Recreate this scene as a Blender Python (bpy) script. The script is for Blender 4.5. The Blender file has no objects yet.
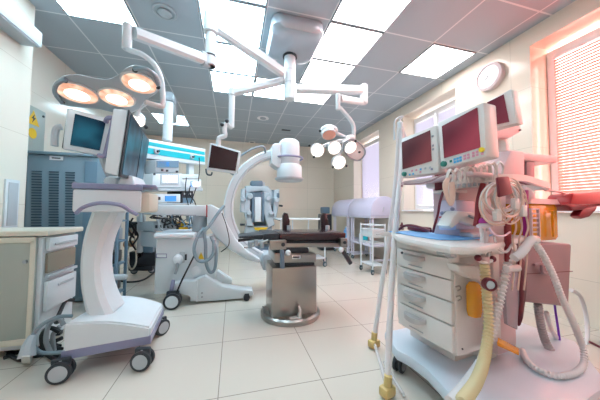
import bpy, bmesh, math, random
from mathutils import Vector, Matrix, Euler
random.seed(7)
PI = math.pi
V = Vector
C = bpy.context.scene.collection
sc = bpy.context.scene

# ------------------------------------------------------------------ camera
F_PX, YAW, PIT, ROL = 249.0, 0.261, 0.043, 0.006
CAM = V((0, 0, 0.93))
_f = V((math.sin(YAW)*math.cos(PIT), math.cos(YAW)*math.cos(PIT), math.sin(PIT)))
_r = V((math.cos(YAW), -math.sin(YAW), 0))
_u = _r.cross(_f)
R_ = _r*math.cos(ROL) + _u*math.sin(ROL)
U_ = -_r*math.sin(ROL) + _u*math.cos(ROL)
cam = bpy.data.cameras.new('camera'); camo = bpy.data.objects.new('camera', cam); C.objects.link(camo)
camo.matrix_world = Matrix(((R_.x, U_.x, -_f.x, CAM.x), (R_.y, U_.y, -_f.y, CAM.y), (R_.z, U_.z, -_f.z, CAM.z), (0, 0, 0, 1)))
cam.sensor_width = 36; cam.lens = F_PX/600*36; cam.clip_start = 0.05
sc.camera = camo

# ------------------------------------------------------------------ light and exposure
sc.view_settings.view_transform = 'Standard'; sc.view_settings.look = 'None'
sc.view_settings.gamma = 1; sc.view_settings.use_curve_mapping = False
sc.view_settings.exposure = 0.60
PANEL = 7.0            # brightness of the ceiling light panels
w = bpy.data.worlds.new('world'); sc.world = w; w.use_nodes = True
bg = w.node_tree.nodes['Background']; bg.inputs[0].default_value = (1.0, .93, .95, 1); bg.inputs[1].default_value = 2.4

def area(name, loc, rot, sx, sy, power, col, spread=PI):
    l = bpy.data.lights.new(name, 'AREA'); l.shape = 'RECTANGLE'; l.size = sx; l.size_y = sy
    l.energy = power; l.color = col; l.spread = spread
    o = bpy.data.objects.new(name, l); C.objects.link(o); o.location = loc; o.rotation_euler = rot
    return o
# lamp added outside the near right window to wash that side warm
area('warm_window_daylight', (3.35, .85, 1.75), (0, PI/2, 0), 1.7, 1.9, 80, (1, .34, .26))

# ------------------------------------------------------------------ pixel rays used to measure positions
def ray(px, py): return _f + R_*((px-300)/F_PX) + U_*((200-py)/F_PX)
def hit(px, py, p0, n):
    d = ray(px, py); return CAM + d*((V(p0)-CAM).dot(V(n))/d.dot(V(n)))
def at(px, py, X=None, Y=None, Z=None):
    if X is not None: return hit(px, py, (X, 0, 0), (1, 0, 0))
    if Y is not None: return hit(px, py, (0, Y, 0), (0, 1, 0))
    return hit(px, py, (0, 0, Z), (0, 0, 1))

# ------------------------------------------------------------------ materials
def mat(name, col, rough=.4, metal=0, emit=0, ecol=None, alpha=1, trans=0, var=.04, coat=0, ior=1.45, scale=9):
    m = bpy.data.materials.new(name); m.use_nodes = True; nt = m.node_tree; b = nt.nodes['Principled BSDF']
    c = tuple(col)+(1,)
    b.inputs['Roughness'].default_value = rough; b.inputs['Metallic'].default_value = metal
    b.inputs['Alpha'].default_value = alpha; b.inputs['Transmission Weight'].default_value = trans
    b.inputs['Coat Weight'].default_value = coat; b.inputs['IOR'].default_value = ior
    tc = nt.nodes.new('ShaderNodeTexCoord'); nz = nt.nodes.new('ShaderNodeTexNoise'); nz.inputs['Scale'].default_value = scale
    nz.inputs['Detail'].default_value = 4
    mx = nt.nodes.new('ShaderNodeMix'); mx.data_type = 'RGBA'
    nt.links.new(tc.outputs['Object'], nz.inputs['Vector']); nt.links.new(nz.outputs['Fac'], mx.inputs['Factor'])
    mx.inputs['A'].default_value = tuple(max(0, x*(1-var)) for x in col)+(1,)
    mx.inputs['B'].default_value = tuple(min(1, x*(1+var)) for x in col)+(1,)
    nt.links.new(mx.outputs['Result'], b.inputs['Base Color'])
    if emit:
        b.inputs['Emission Color'].default_value = tuple(ecol or col)+(1,); b.inputs['Emission Strength'].default_value = emit
    return m

def grid_mat(name, col, line, size, off, axes, lw, rough, var=.05, bump=0, spec=.5, coat=0):
    """tiles laid in object space: size/off along the two given axes; lines of width lw"""
    m = bpy.data.materials.new(name); m.use_nodes = True; nt = m.node_tree; N = nt.nodes; L = nt.links; b = N['Principled BSDF']
    tc = N.new('ShaderNodeTexCoord'); sp = N.new('ShaderNodeSeparateXYZ'); L.new(tc.outputs['Object'], sp.inputs[0])
    masks = []; cells = []
    for k in (0, 1):
        a = N.new('ShaderNodeMath'); a.operation = 'SUBTRACT'; L.new(sp.outputs[axes[k]], a.inputs[0]); a.inputs[1].default_value = off[k]-lw/2
        d = N.new('ShaderNodeMath'); d.operation = 'DIVIDE'; L.new(a.outputs[0], d.inputs[0]); d.inputs[1].default_value = size[k]
        fr = N.new('ShaderNodeMath'); fr.operation = 'FRACT'; L.new(d.outputs[0], fr.inputs[0])
        fl = N.new('ShaderNodeMath'); fl.operation = 'FLOOR'; L.new(d.outputs[0], fl.inputs[0]); cells.append(fl)
        lt = N.new('ShaderNodeMath'); lt.operation = 'LESS_THAN'; L.new(fr.outputs[0], lt.inputs[0]); lt.inputs[1].default_value = lw/size[k]
        masks.append(lt)
    mm = N.new('ShaderNodeMath'); mm.operation = 'MAXIMUM'; L.new(masks[0].outputs[0], mm.inputs[0]); L.new(masks[1].outputs[0], mm.inputs[1])
    cb = N.new('ShaderNodeCombineXYZ'); L.new(cells[0].outputs[0], cb.inputs[0]); L.new(cells[1].outputs[0], cb.inputs[1])
    wn = N.new('ShaderNodeTexWhiteNoise'); wn.noise_dimensions = '3D'; L.new(cb.outputs[0], wn.inputs['Vector'])
    nz = N.new('ShaderNodeTexNoise'); nz.inputs['Scale'].default_value = 3; nz.inputs['Detail'].default_value = 5; L.new(tc.outputs['Object'], nz.inputs['Vector'])
    av = N.new('ShaderNodeMath'); av.operation = 'MULTIPLY_ADD'; L.new(wn.outputs['Value'], av.inputs[0]); av.inputs[1].default_value = .5
    hf = N.new('ShaderNodeMath'); hf.operation = 'MULTIPLY'; hf.inputs[1].default_value = .5; L.new(nz.outputs['Fac'], hf.inputs[0]); L.new(hf.outputs[0], av.inputs[2])
    mx = N.new('ShaderNodeMix'); mx.data_type = 'RGBA'; L.new(av.outputs[0], mx.inputs['Factor'])
    mx.inputs['A'].default_value = tuple(x*(1-var) for x in col)+(1,); mx.inputs['B'].default_value = tuple(min(1, x*(1+var)) for x in col)+(1,)
    m2 = N.new('ShaderNodeMix'); m2.data_type = 'RGBA'; L.new(mm.outputs[0], m2.inputs['Factor']); L.new(mx.outputs['Result'], m2.inputs['A']); m2.inputs['B'].default_value = tuple(line)+(1,)
    L.new(m2.outputs['Result'], b.inputs['Base Color'])
    b.inputs['Roughness'].default_value = rough; b.inputs['Specular IOR Level'].default_value = spec; b.inputs['Coat Weight'].default_value = coat
    return m

def screen_mat(name, c0, c1, scale, rough=.3):
    m = bpy.data.materials.new(name); m.use_nodes = True; nt = m.node_tree; b = nt.nodes['Principled BSDF']
    tc = nt.nodes.new('ShaderNodeTexCoord'); nz = nt.nodes.new('ShaderNodeTexNoise'); nz.inputs['Scale'].default_value = scale; nz.inputs['Detail'].default_value = 1
    cr = nt.nodes.new('ShaderNodeValToRGB'); cr.color_ramp.elements[0].position = .38; cr.color_ramp.elements[1].position = .68
    cr.color_ramp.elements[0].color = tuple(c0)+(1,); cr.color_ramp.elements[1].color = tuple(c1)+(1,)
    nt.links.new(tc.outputs['Object'], nz.inputs['Vector']); nt.links.new(nz.outputs['Fac'], cr.inputs[0]); nt.links.new(cr.outputs[0], b.inputs['Emission Color'])
    b.inputs['Emission Strength'].default_value = 1; b.inputs['Base Color'].default_value = (.01, .012, .015, 1); b.inputs['Roughness'].default_value = rough
    b.inputs['Specular IOR Level'].default_value = .06
    return m
M = {}
M['white'] = mat('white_plastic', (.67, .73, .77), .3, coat=.2)
M['warmwhite'] = mat('warm_white_enamel', (.66, .65, .62), .3, coat=.2)
M['arm'] = mat('white_arm_paint', (.64, .67, .69), .28, coat=.3)
M['lightgrey'] = mat('light_grey_plastic', (.44, .49, .53), .4)
M['grey'] = mat('grey_plastic', (.33, .37, .41), .45)
M['silver'] = mat('silver_housing', (.40, .44, .49), .3, metal=.3)
M['dark'] = mat('dark_plastic', (.03, .035, .045), .4)
M['rubber'] = mat('black_rubber', (.02, .022, .03), .6)
M['tealrubber'] = mat('dark_teal_rubber', (.03, .08, .11), .5)
M['purple'] = mat('lavender_plastic', (.25, .26, .40), .35)
M['blue'] = mat('blue_grey_paint', (.14, .24, .33), .4)
M['vent'] = mat('blue_grey_cabinet', (.20, .30, .37), .35)
M['slot'] = mat('dark_slot', (.03, .08, .13), .6)
M['steel'] = mat('brushed_steel', (.38, .36, .34), .28, metal=1, var=.12, scale=3)
M['chrome'] = mat('chrome', (.7, .7, .72), .12, metal=1)
M['pad'] = mat('dark_maroon_vinyl', (.035, .018, .022), .25, coat=.3)
M['cream'] = mat('cream_laminate', (.68, .65, .55), .35)
M['door'] = mat('grey_green_door', (.40, .44, .40), .35)
M['beige'] = mat('beige_plastic', (.60, .57, .48), .4)
M['screen'] = mat('dark_screen', (.012, .02, .03), .08, coat=.4)
M['screenblue'] = screen_mat('teal_screen', (.0, .006, .018), (.010, .075, .115), 7)
M['screenred'] = screen_mat('maroon_screen', (.08, .013, .022), (.20, .034, .05), 3.5)  # red wash of the right side put into the screens' emission
M['screendim'] = screen_mat('dim_maroon_screen', (.05, .014, .018), (.13, .035, .04), 3.5)  # dimmer version, the same red wash in its emission
M['screenbrown'] = mat('dark_brown_screen', (.03, .008, .012), .1, coat=.3)
M['display'] = mat('lit_blue_display', (.05, .2, .5), .2, emit=.5, ecol=(.04, .22, .5))
M['displaywhite'] = mat('lit_white_display', (.7, .75, .9), .2, emit=.8, ecol=(.75, .8, .95))
M['teal'] = mat('teal_stripe', (.01, .42, .50), .3)
M['lilac'] = mat('lilac_white_cover', (.60, .58, .74), .35, coat=.2)
M['lilacframe'] = mat('lilac_white_frame', (.68, .67, .78), .35)
M['robot'] = mat('pale_blue_plastic', (.46, .54, .60), .4)
M['robotdark'] = mat('steel_blue_plastic', (.13, .20, .27), .4)
M['yellow'] = mat('yellow_plastic', (.75, .48, .02), .4)
M['yellowfoot'] = mat('translucent_yellow_rubber', (.62, .46, .18), .35)
M['amber'] = mat('amber_plastic', (.82, .33, .01), .12, alpha=.80, coat=.3)
M['amberdark'] = mat('amber_liquid', (.55, .15, .005), .2)
M['pinkgrey'] = mat('rose_grey_plastic', (.33, .20, .22), .4)
M['palepink'] = mat('pale_rose_plastic', (.66, .50, .51), .35)
M['handlegrey'] = mat('satin_handle_grey', (.50, .48, .48), .3, metal=.3)
M['machwhite'] = mat('machine_white_enamel', (.72, .69, .67), .33, coat=.2)
M['red'] = mat('red_vinyl', (.26, .02, .03), .4)
M['redpad'] = mat('coral_red_pad', (.50, .04, .045), .4)
M['maroon'] = mat('dark_maroon_plastic', (.16, .02, .035), .4)
M['magenta'] = mat('magenta_rubber', (.35, .01, .22), .4)
M['violet'] = mat('violet_tube', (.20, .05, .55), .4)
M['bluemat'] = mat('sky_blue_mat', (.20, .50, .88), .5)
M['mauve'] = mat('mauve_clear_bag', (.48, .40, .46), .25, alpha=.75)
M['platform'] = mat('blue_white_enamel', (.58, .66, .74), .3, coat=.2)
M['clear'] = mat('clear_plastic', (.85, .83, .84), .2, alpha=.55)
M['hosewhite'] = mat('ribbed_white_hose', (.78, .75, .76), .3, alpha=.92)
M['hosecream'] = mat('ribbed_cream_hose', (.66, .56, .33), .4)
M['hosegrey'] = mat('ribbed_grey_hose', (.38, .34, .35), .4)
M['hoseblue'] = mat('blue_grey_hose', (.24, .31, .36), .4)
M['cable'] = mat('black_cable', (.015, .017, .02), .5)
M['cream_cable'] = mat('cream_cable', (.74, .56, .48), .4)
M['green'] = mat('green_knob', (.03, .22, .18), .4)
M['panelblue'] = mat('panel_button_blue', (.1, .45, .75), .4)
M['buttonpink'] = mat('panel_button_pink', (.75, .35, .45), .4)
M['buttonyellow'] = mat('panel_button_yellow', (.85, .6, .03), .4)
M['tan'] = mat('tan_rubber', (.52, .32, .18), .5)
M['blind'] = mat('blind_slat', (.80, .78, .80), .4)
M['blindwarm'] = mat('blind_slat_translucent', (.85, .50, .45), .5)  # salmon stands for warm glow, put into the slats' own colour
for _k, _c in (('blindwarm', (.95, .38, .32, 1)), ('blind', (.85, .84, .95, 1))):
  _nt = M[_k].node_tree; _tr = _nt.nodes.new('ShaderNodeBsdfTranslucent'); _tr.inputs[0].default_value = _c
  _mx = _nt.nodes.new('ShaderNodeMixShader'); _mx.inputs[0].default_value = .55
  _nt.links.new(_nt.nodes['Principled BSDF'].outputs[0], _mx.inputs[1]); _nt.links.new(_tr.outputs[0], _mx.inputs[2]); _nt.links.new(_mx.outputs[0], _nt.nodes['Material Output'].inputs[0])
M['frame'] = mat('window_frame_white', (.84, .83, .84), .3)
M['glass'] = mat('window_glass', (.9, .95, 1), .02, trans=1, alpha=.35)
M['clockface'] = mat('clock_face', (.80, .82, .86), .2)
M['clockrim'] = mat('clock_rim', (.72, .62, .64), .3)
M['print'] = mat('dark_print', (.05, .06, .08), .5)
M['panelgreen'] = mat('panel_grey_green', (.36, .42, .40), .4)
M['lamp'] = screen_mat('warm_lamp_glass', (.62, .31, .20), (.85, .62, .46), 22)
M['lampcore'] = mat('lamp_core', (1, .95, .9), .2, emit=.85, ecol=(1, .93, .82))
M['lampoff'] = mat('rosy_lamp_glass', (.55, .28, .22), .15, emit=.15, ecol=(.8, .35, .25))
M['diffuser'] = mat('light_panel_diffuser', (.95, .97, 1), .4, emit=PANEL, ecol=(.80, .94, 1))
M['tbar'] = mat('grey_t_bar', (.30, .34, .37), .5)
M['diffusercool'] = mat('light_panel_diffuser_cool', (.9, .96, 1), .4, emit=PANEL*1.15, ecol=(.62, .87, 1))
M['diffuserwarm'] = mat('light_panel_diffuser_warm', (1, .97, .97), .4, emit=PANEL, ecol=(1, .95, .95))

# ------------------------------------------------------------------ mesh builder (world coordinates)
def basis(n):
    n = V(n).normalized(); t = V((0, 0, 1)) if abs(n.z) < .9 else V((1, 0, 0))
    a = t.cross(n).normalized(); return a, n.cross(a), n
def crom(pts, k):
    pts = [V(p) for p in pts]
    if k <= 1 or len(pts) < 3: return pts
    out = []; n = len(pts)
    for i in range(n-1):
        p0 = pts[i-1] if i else pts[0]*2-pts[1]; p1, p2 = pts[i], pts[i+1]; p3 = pts[i+2] if i+2 < n else pts[-1]*2-pts[-2]
        for j in range(k):
            t = j/k
            out.append(.5*((2*p1)+(p2-p0)*t+(2*p0-5*p1+4*p2-p3)*t*t+(3*p1-p0-3*p2+p3)*t**3))
    out.append(pts[-1]); return out

class B:
    def __init__(s): s.bm = bmesh.new(); s.mi = 0
    def _faces(s, fs):
        for f in fs: f.smooth = True
    def box(s, c, d, rz=0, rx=0, ry=0, bev=0, seg=2, m=None):
        r = bmesh.ops.create_cube(s.bm, size=1)
        vs = r['verts']; rot = m if m is not None else Euler((rx, ry, rz)).to_matrix()
        for v in vs: v.co = V(c)+rot @ V((v.co.x*d[0], v.co.y*d[1], v.co.z*d[2]))
        if bev:
            es = {e for v in vs for e in v.link_edges}
            bmesh.ops.bevel(s.bm, geom=list(es), offset=min(bev, min(d)*.49), segments=seg, affect='EDGES', profile=.5)
        return s
    def hexa(s, p, bev=0, seg=2):
        """8 corners: bottom ring 0-3, top ring 4-7"""
        v = [s.bm.verts.new(V(q)) for q in p]
        fs = [s.bm.faces.new([v[i] for i in q]) for q in ((3, 2, 1, 0), (4, 5, 6, 7), (0, 1, 5, 4), (1, 2, 6, 5), (2, 3, 7, 6), (3, 0, 4, 7))]
        bmesh.ops.recalc_face_normals(s.bm, faces=fs)
        if bev:
            es = {e for q in v for e in q.link_edges}
            bmesh.ops.bevel(s.bm, geom=list(es), offset=bev, segments=seg, affect='EDGES', profile=.5)
        return s
    def slab(s, quad, d, bev=0):
        """quad of four world points thickened by vector d"""
        q = [V(a) for a in quad]; return s.hexa(q+[a+V(d) for a in q], bev)
    def prism(s, poly, d, bev=0, seg=2):
        v0 = [s.bm.verts.new(V(p)) for p in poly]; v1 = [s.bm.verts.new(V(p)+V(d)) for p in poly]; n = len(v0)
        fs = [s.bm.faces.new(v0), s.bm.faces.new(v1[::-1])]
        for i in range(n): fs.append(s.bm.faces.new((v0[i], v1[i], v1[(i+1) % n], v0[(i+1) % n])))
        bmesh.ops.recalc_face_normals(s.bm, faces=fs)
        if bev:
            es = {e for f in fs[:2] for e in f.edges}
            bmesh.ops.bevel(s.bm, geom=list(es), offset=bev, segments=seg, affect='EDGES', profile=.5)
        return s
    def loft(s, rings, cap=True, closed=False):
        R = [[s.bm.verts.new(V(p)) for p in r] for r in rings]; n = len(R[0]); fs = []
        for a in range(len(R)-(0 if closed else 1)):
            A, Bq = R[a], R[(a+1) % len(R)]
            for i in range(n): fs.append(s.bm.faces.new((A[i], A[(i+1) % n], Bq[(i+1) % n], Bq[i])))
        if cap and not closed: fs.append(s.bm.faces.new(R[0][::-1])); fs.append(s.bm.faces.new(R[-1]))
        bmesh.ops.recalc_face_normals(s.bm, faces=fs)
        return s
    def cyl(s, a, b, r, r2=None, n=20, bev=0):
        a, b = V(a), V(b); x, y, z = basis(b-a); r2 = r if r2 is None else r2
        prof = [(r, a), (r2, b)]
        if bev: 
            u = (b-a).normalized(); prof = [(r-bev, a), (r, a+u*bev), (r2, b-u*bev), (r2-bev, b)]
        return s.loft([[p+(x*math.cos(2*PI*i/n)+y*math.sin(2*PI*i/n))*q for i in range(n)] for q, p in prof])
    def lathe(s, c, ax, prof, n=28):
        c = V(c); x, y, z = basis(ax)
        return s.loft([[c+z*h+(x*math.cos(2*PI*i/n)+y*math.sin(2*PI*i/n))*max(r, 1e-4) for i in range(n)] for r, h in prof])
    def tube(s, pts, r, n=8, k=6, closed=False):
        P = crom(list(pts), k) if not closed else crom(list(pts)+[pts[0]], k)[:-1]
        m = len(P); T = [(P[(i+1) % m if closed else min(i+1, m-1)]-P[(i-1) % m if closed else max(i-1, 0)]).normalized() for i in range(m)]
        x, y, _ = basis(T[0]); rings = []
        for i in range(m):
            x = (x-T[i]*x.dot(T[i])).normalized(); y = T[i].cross(x)
            q = r(i/(m-1)) if callable(r) else r
            rings.append([P[i]+(x*math.cos(2*PI*j/n)+y*math.sin(2*PI*j/n))*q for j in range(n)])
        return s.loft(rings, closed=closed)
    def ribbed(s, pts, r, k=10, pitch=.014, n=12, amp=.14):
        P = crom(pts, k); L = [0]
        for i in range(1, len(P)): L.append(L[-1]+(P[i]-P[i-1]).length)
        N = int(L[-1]/pitch*2); Q = []; j = 0
        for i in range(N+1):
            d = L[-1]*i/N
            while j < len(L)-2 and L[j+1] < d: j += 1
            t = (d-L[j])/max(1e-9, L[j+1]-L[j]); Q.append(P[j].lerp(P[j+1], t))
        return s.tube(Q, lambda t: r*(1+amp*(1 if round(t*N) % 2 else -1)), n=n, k=1)
    def ell(s, c, d, m=None, n=16):
        r = bmesh.ops.create_uvsphere(s.bm, u_segments=n, v_segments=n//2+2, radius=1)
        for v in r['verts']:
            q = V((v.co.x*d[0], v.co.y*d[1], v.co.z*d[2])); v.co = V(c)+((m @ q) if m is not None else q)
        return s
    def sweep(s, pts, wv, hs, ws, k=6):
        """rectangular section: width along vector wv, height across path"""
        P = crom(pts, k); m = len(P); wv = V(wv).normalized(); rings = []
        for i in range(m):
            T = (P[min(i+1, m-1)]-P[max(i-1, 0)]).normalized(); h = T.cross(wv).normalized()
            t = i/(m-1); a = ws(t) if callable(ws) else ws; b = hs(t) if callable(hs) else hs; c = .22*min(a, b)
            rings.append([P[i]+wv*(a/2*sx)+h*(b/2*sy) for sx, sy in ()] or
                         [P[i]+wv*x+h*y for x, y in ((a/2-c, b/2), (a/2, b/2-c), (a/2, -b/2+c), (a/2-c, -b/2), (-a/2+c, -b/2), (-a/2, -b/2+c), (-a/2, b/2-c), (-a/2+c, b/2))])
        return s.loft(rings)
    def build(s, name, m, parent=None, ang=38):
        if parent is not None:
            q = parent
            while q.parent is not None: q = q.parent
            inv = (Matrix.Translation(q.location) @ q.rotation_euler.to_matrix().to_4x4()).inverted()
            bmesh.ops.transform(s.bm, matrix=inv, verts=s.bm.verts)
        me = bpy.data.meshes.new(name); s._faces(s.bm.faces); s.bm.to_mesh(me); s.bm.free()
        me.set_sharp_from_angle(angle=math.radians(ang))
        me.materials.append(M[m] if isinstance(m, str) else m)
        o = bpy.data.objects.new(name, me); C.objects.link(o); o.parent = parent
        return o

def thing(name, label, cat, loc=(0, 0, 0), rz=0, group=None):
    o = bpy.data.objects.new(name, None); C.objects.link(o); o.empty_display_size = .05
    o.location = loc; o.rotation_euler = (0, 0, rz); return tag(o, label, cat, group)
def tag(o, label, cat, group=None):
    o['label'] = label; o['category'] = cat
    if group: o['group'] = group
    return o
def solo(b, name, m, label, cat, group=None): return tag(b.build(name, m), label, cat, group)
def struct(b, name, m, parent=None, ang=30):
    o = b.build(name, m, parent, ang)
    if parent is None: o['kind'] = 'structure'
    return o
def copy_tree(o, parent=None):
    c = o.copy(); C.objects.link(c); c.parent = parent
    for ch in list(o.children): copy_tree(ch, c)
    return c

# ================================================================== ROOM
H = 2.7546; XR = 2.82; XL = -2.07; XP = -1.76; YB = 6.75; YF = -1.6; XD = 3.07
CX0, CY0, CS = -1.537, 2.156, .6
m_floor = grid_mat('floor_tiles', (.64, .59, .52), (.30, .27, .23), (.5436, .5436), (-.058, 1.879), (0, 1), .005, .16, .03, coat=.15)
m_ceil = grid_mat('ceiling_tiles', (.40, .47, .525), (.72, .75, .77), (CS, CS), (CX0, CY0), (0, 1), .016, .55, .04)
m_wallx = grid_mat('wall_tiles_side', (.78, .75, .66), (.62, .57, .48), (.9, .6), (.12, .37), (1, 2), .004, .14, .02)
m_wally = grid_mat('wall_tiles_back', (.88, .80, .68), (.62, .57, .48), (.9, .6), (.22, .37), (0, 2), .004, .14, .02)
struct(B().box(((XL+XD)/2, (YF+YB)/2, -.05), (XD-XL+.8, YB-YF+.6, .1)), 'floor', m_floor)
struct(B().box(((XL+XD)/2, (YF+YB)/2, H+.05), (XD-XL+.8, YB-YF+.6, .1)), 'ceiling', m_ceil)
struct(B().box(((XL+XD)/2, YB+.1, H/2), (XD-XL+.8, .2, H)), 'wall_back', m_wally)
struct(B().box(((XL+XD)/2, YF-.1, H/2), (XD-XL+.8, .2, H)), 'wall_front', m_wally)
b = B().box((XL-.1, (YF+YB)/2, H/2), (.2, YB-YF, H))
b.box(((XL+XP)/2, (YF+2.72)/2, H/2), (XP-XL, 2.72-YF, H))
struct(b, 'wall_left', m_wallx)
# right wall: band above, sill wall below, piers between three recesses
ZS, ZT = .93, 2.58
rec = [(-.35, 1.74), (2.60, 3.66), (4.40, 5.50)]
b = B(); b.box(((XR+XR+.4)/2, (YF+YB)/2, (ZT+H)/2), (.4, YB-YF, H-ZT)); b.box((XR+.2, (YF+YB)/2, ZS/2), (.4, YB-YF, ZS))
ys = [YF]+[v for r in rec for v in r]+[YB]
for i in range(0, len(ys), 2): b.box((XR+.2, (ys[i]+ys[i+1])/2, (ZS+ZT)/2), (.4, ys[i+1]-ys[i], ZT-ZS))
m_wallr = grid_mat('wall_tiles_right', (.82, .73, .62), (.62, .55, .46), (.9, .6), (.12, .37), (1, 2), .004, .14, .02)
struct(b, 'wall_right', m_wallr)
struct(B().box((XL+.006, (2.72+YB)/2, .05), (.012, YB-2.72, .1)), 'baseboard_left', m_wallx)
struct(B().box(((XL+XR)/2, YB-.006, .05), (XR-XL, .012, .1)), 'baseboard_back', m_wally)

def window(n, y0, y1, mull, warm, blind_label):
    f = B(); x = XD; t = .07
    z0, z1 = ZS+.03, ZT-.04; y0 += .005; y1 -= .005
    for y in [y0+t/2, y1-t/2]+mull: f.box((x, y, (z0+z1)/2), (.06, t, z1-z0), bev=.006)
    f.box((x, (y0+y1)/2, z1-t/2), (.058, y1-y0, t), bev=.006); f.box((x, (y0+y1)/2, z0+t/2), (.058, y1-y0, t), bev=.006)
    o = struct(f, 'window_%d' % n, 'frame')
    s = B().box((XR+.11, (y0+y1)/2, ZS+.012), (.32, y1-y0-.002, .022), bev=.006); s.build('window_sill', 'frame', o)
    g = B().box((x+.01, (y0+y1)/2, (z0+z1)/2), (.008, y1-y0-2*t, z1-z0-2*t)); g.build('window_glass', 'glass', o)
    ed = [y0+t]+[m for m in mull]+[y1-t]
    for a, c in zip(ed[:-1], ed[1:]):
        a2 = a+(.045 if a in mull else .005); c2 = c-(.045 if c in mull else .005)
        bl = thing('venetian_blind', blind_label[0 if a == ed[0] else 1] if len(ed) > 2 else blind_label[0], 'blind', (x-.05, (a2+c2)/2, z1-t))
        k = B(); z = z1-t-.06
        while z > z0+t+.03:
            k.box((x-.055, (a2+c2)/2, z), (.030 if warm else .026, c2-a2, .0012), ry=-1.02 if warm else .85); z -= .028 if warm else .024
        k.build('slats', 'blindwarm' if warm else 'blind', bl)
        B().box((x-.055, (a2+c2)/2, z1-t-.02), (.035, c2-a2, .035), bev=.004).build('head_rail', 'frame', bl)
        B().box((x-.055, (a2+c2)/2, z0+t+.015), (.026, c2-a2, .015), bev=.004).build('bottom_rail', 'frame', bl)
        kk = B()
        for yy in (a2+.12, c2-.12): kk.cyl((x-.055, yy, z0+t+.015), (x-.055, yy, z1-t-.02), .0025, n=6)
        kk.build('ladder_cord', 'frame', bl)
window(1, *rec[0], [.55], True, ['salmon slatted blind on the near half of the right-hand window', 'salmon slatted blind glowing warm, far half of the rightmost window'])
window(2, *rec[1], [3.13], False, ['white slatted blind right behind the two monitors of the anaesthesia machine', 'white slatted blind left half of the middle window, beside the hook of the tube stand'])
window(3, *rec[2], [], False, ['pale lilac slatted blind in the farthest window above the long covers'])

# ceiling light panels
def cell(i, k): return CX0+CS*(i+.5), CY0+CS*(k+.5)
panels = [(0, 0, 'lit ceiling panel above the near surgical lamp, farthest left', 0), (2, -1, 'lit ceiling panel cut by the top edge left of the grey ceiling housing', 0),
          (2, 0, 'lit ceiling panel behind the knuckle of the long white arm', 0), (2, 1, 'small lit ceiling panel seen between the two left pendant arms', 0),
          (2, 2, 'lit ceiling panel above the lower arm that carries the hanging monitor', 0), (3, 2, 'lit ceiling panel behind the white column under the grey housing', 0),
          (4, 2, 'farthest lit ceiling panel right of the column, just above the right arm', 1), (4, 1, 'third lit ceiling panel right of the grey housing, above the arm', 1), (4, 0, 'lit ceiling panel directly right of the grey ceiling housing', 1),
          (4, -1, 'large lit ceiling panel at the top edge right of the housing', 1), (6, 0, 'lone lit ceiling panel up and left of the wall clock', 1),
          (0, 5, 'distant lit ceiling panel behind the white pendant column', 0)]
for i, k, lab, wm in panels:
    x, y = cell(i, k); t = thing('ceiling_light', lab, 'ceiling light', (x, y, H), group='square ceiling light panels')
    f = B()
    for sx, sy, dx, dy in ((0, 1, .59, .014), (0, -1, .59, .014), (1, 0, .014, .562), (-1, 0, .014, .562)): f.box((x+sx*.288, y+sy*.288, H-.006), (dx, dy, .012))
    f.build('frame', 'tbar', t); B().box((x, y, H-.004), (.56, .56, .008)).build('diffuser', 'diffuserwarm' if wm else 'diffusercool' if i <= 2 else 'diffuser', t)
# unseen light panels added behind the viewer as fill
for i, k in ((0, -4), (2, -4), (5, -4)):
    x, y = cell(i, k); t = thing('ceiling_light', {0: 'lit ceiling panel by the left pillar behind the viewer', 2: 'lit ceiling panel over the middle of the room, behind the viewer', 5: 'lit ceiling panel on the right behind the viewer'}[i], 'ceiling light', (x, y, H), group='ceiling panels behind the viewer')
    B().box((x, y, H-.004), (.56, .56, .008)).build('diffuser', 'diffusercool' if i < 3 else 'diffuser', t)
# round vents
x, y, z = at(165, 12, Z=H)
t = thing('ceiling_speaker', 'round white ceiling speaker right of the leftmost light panel', 'speaker', (x, y, H))
B().lathe((x, y, H), (0, 0, -1), [(.10, 0), (.105, .006), (.095, .014), (.075, .012), (.075, .002), (0, .002)]).build('rim', 'lightgrey', t)
B().lathe((x, y, H), (0, 0, -1), [(.055, .002), (.06, .02), (.05, .028), (0, .03)]).build('cone', 'lightgrey', t)
for (px, py, r, lab) in ((263, 118, .085, 'round grey ceiling vent nearer, above the white detector drum'), (206, 141, .07, 'small round ceiling vent close above the hanging monitor'), (252, 142, .07, 'small round ceiling vent by the back wall above the curved arm')):
    x, y, z = at(px, py, Z=H)
    t = thing('ceiling_vent', lab, 'ceiling vent', (x, y, H), group='round ceiling vents')
    B().lathe((x, y, H), (0, 0, -1), [(r*1.3, 0), (r*1.35, .008), (r, .012), (r*.9, .004), (0, .004)]).build('rim', 'frame', t)
    B().lathe((x, y, H), (0, 0, -1), [(r*.7, .004), (r*.7, .014), (0, .016)]).build('disc', 'grey', t)
x, y, z = at(286, 130, Z=H)
solo(B().box((x, y, H-.006), (.2, .06, .012), bev=.003), 'ceiling_sensor', 'dark', 'small dark oblong sensor on ceiling above the detector head', 'sensor')

# ================================================================== LEFT SIDE
# long white box on the left pillar
x0 = XP
t = thing('wall_light_box', 'long white wall-mounted box high on the left pillar', 'wall unit', (XP, 2.2, 2.3))
B().box((XP+.07, 1.85, 2.385), (.14, 1.5, .13), bev=.008).build('body', 'white', t)
B().box((XP+.07, 1.85, 2.315), (.12, 1.46, .012), bev=.003).build('underside_panel', 'lightgrey', t)
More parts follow.
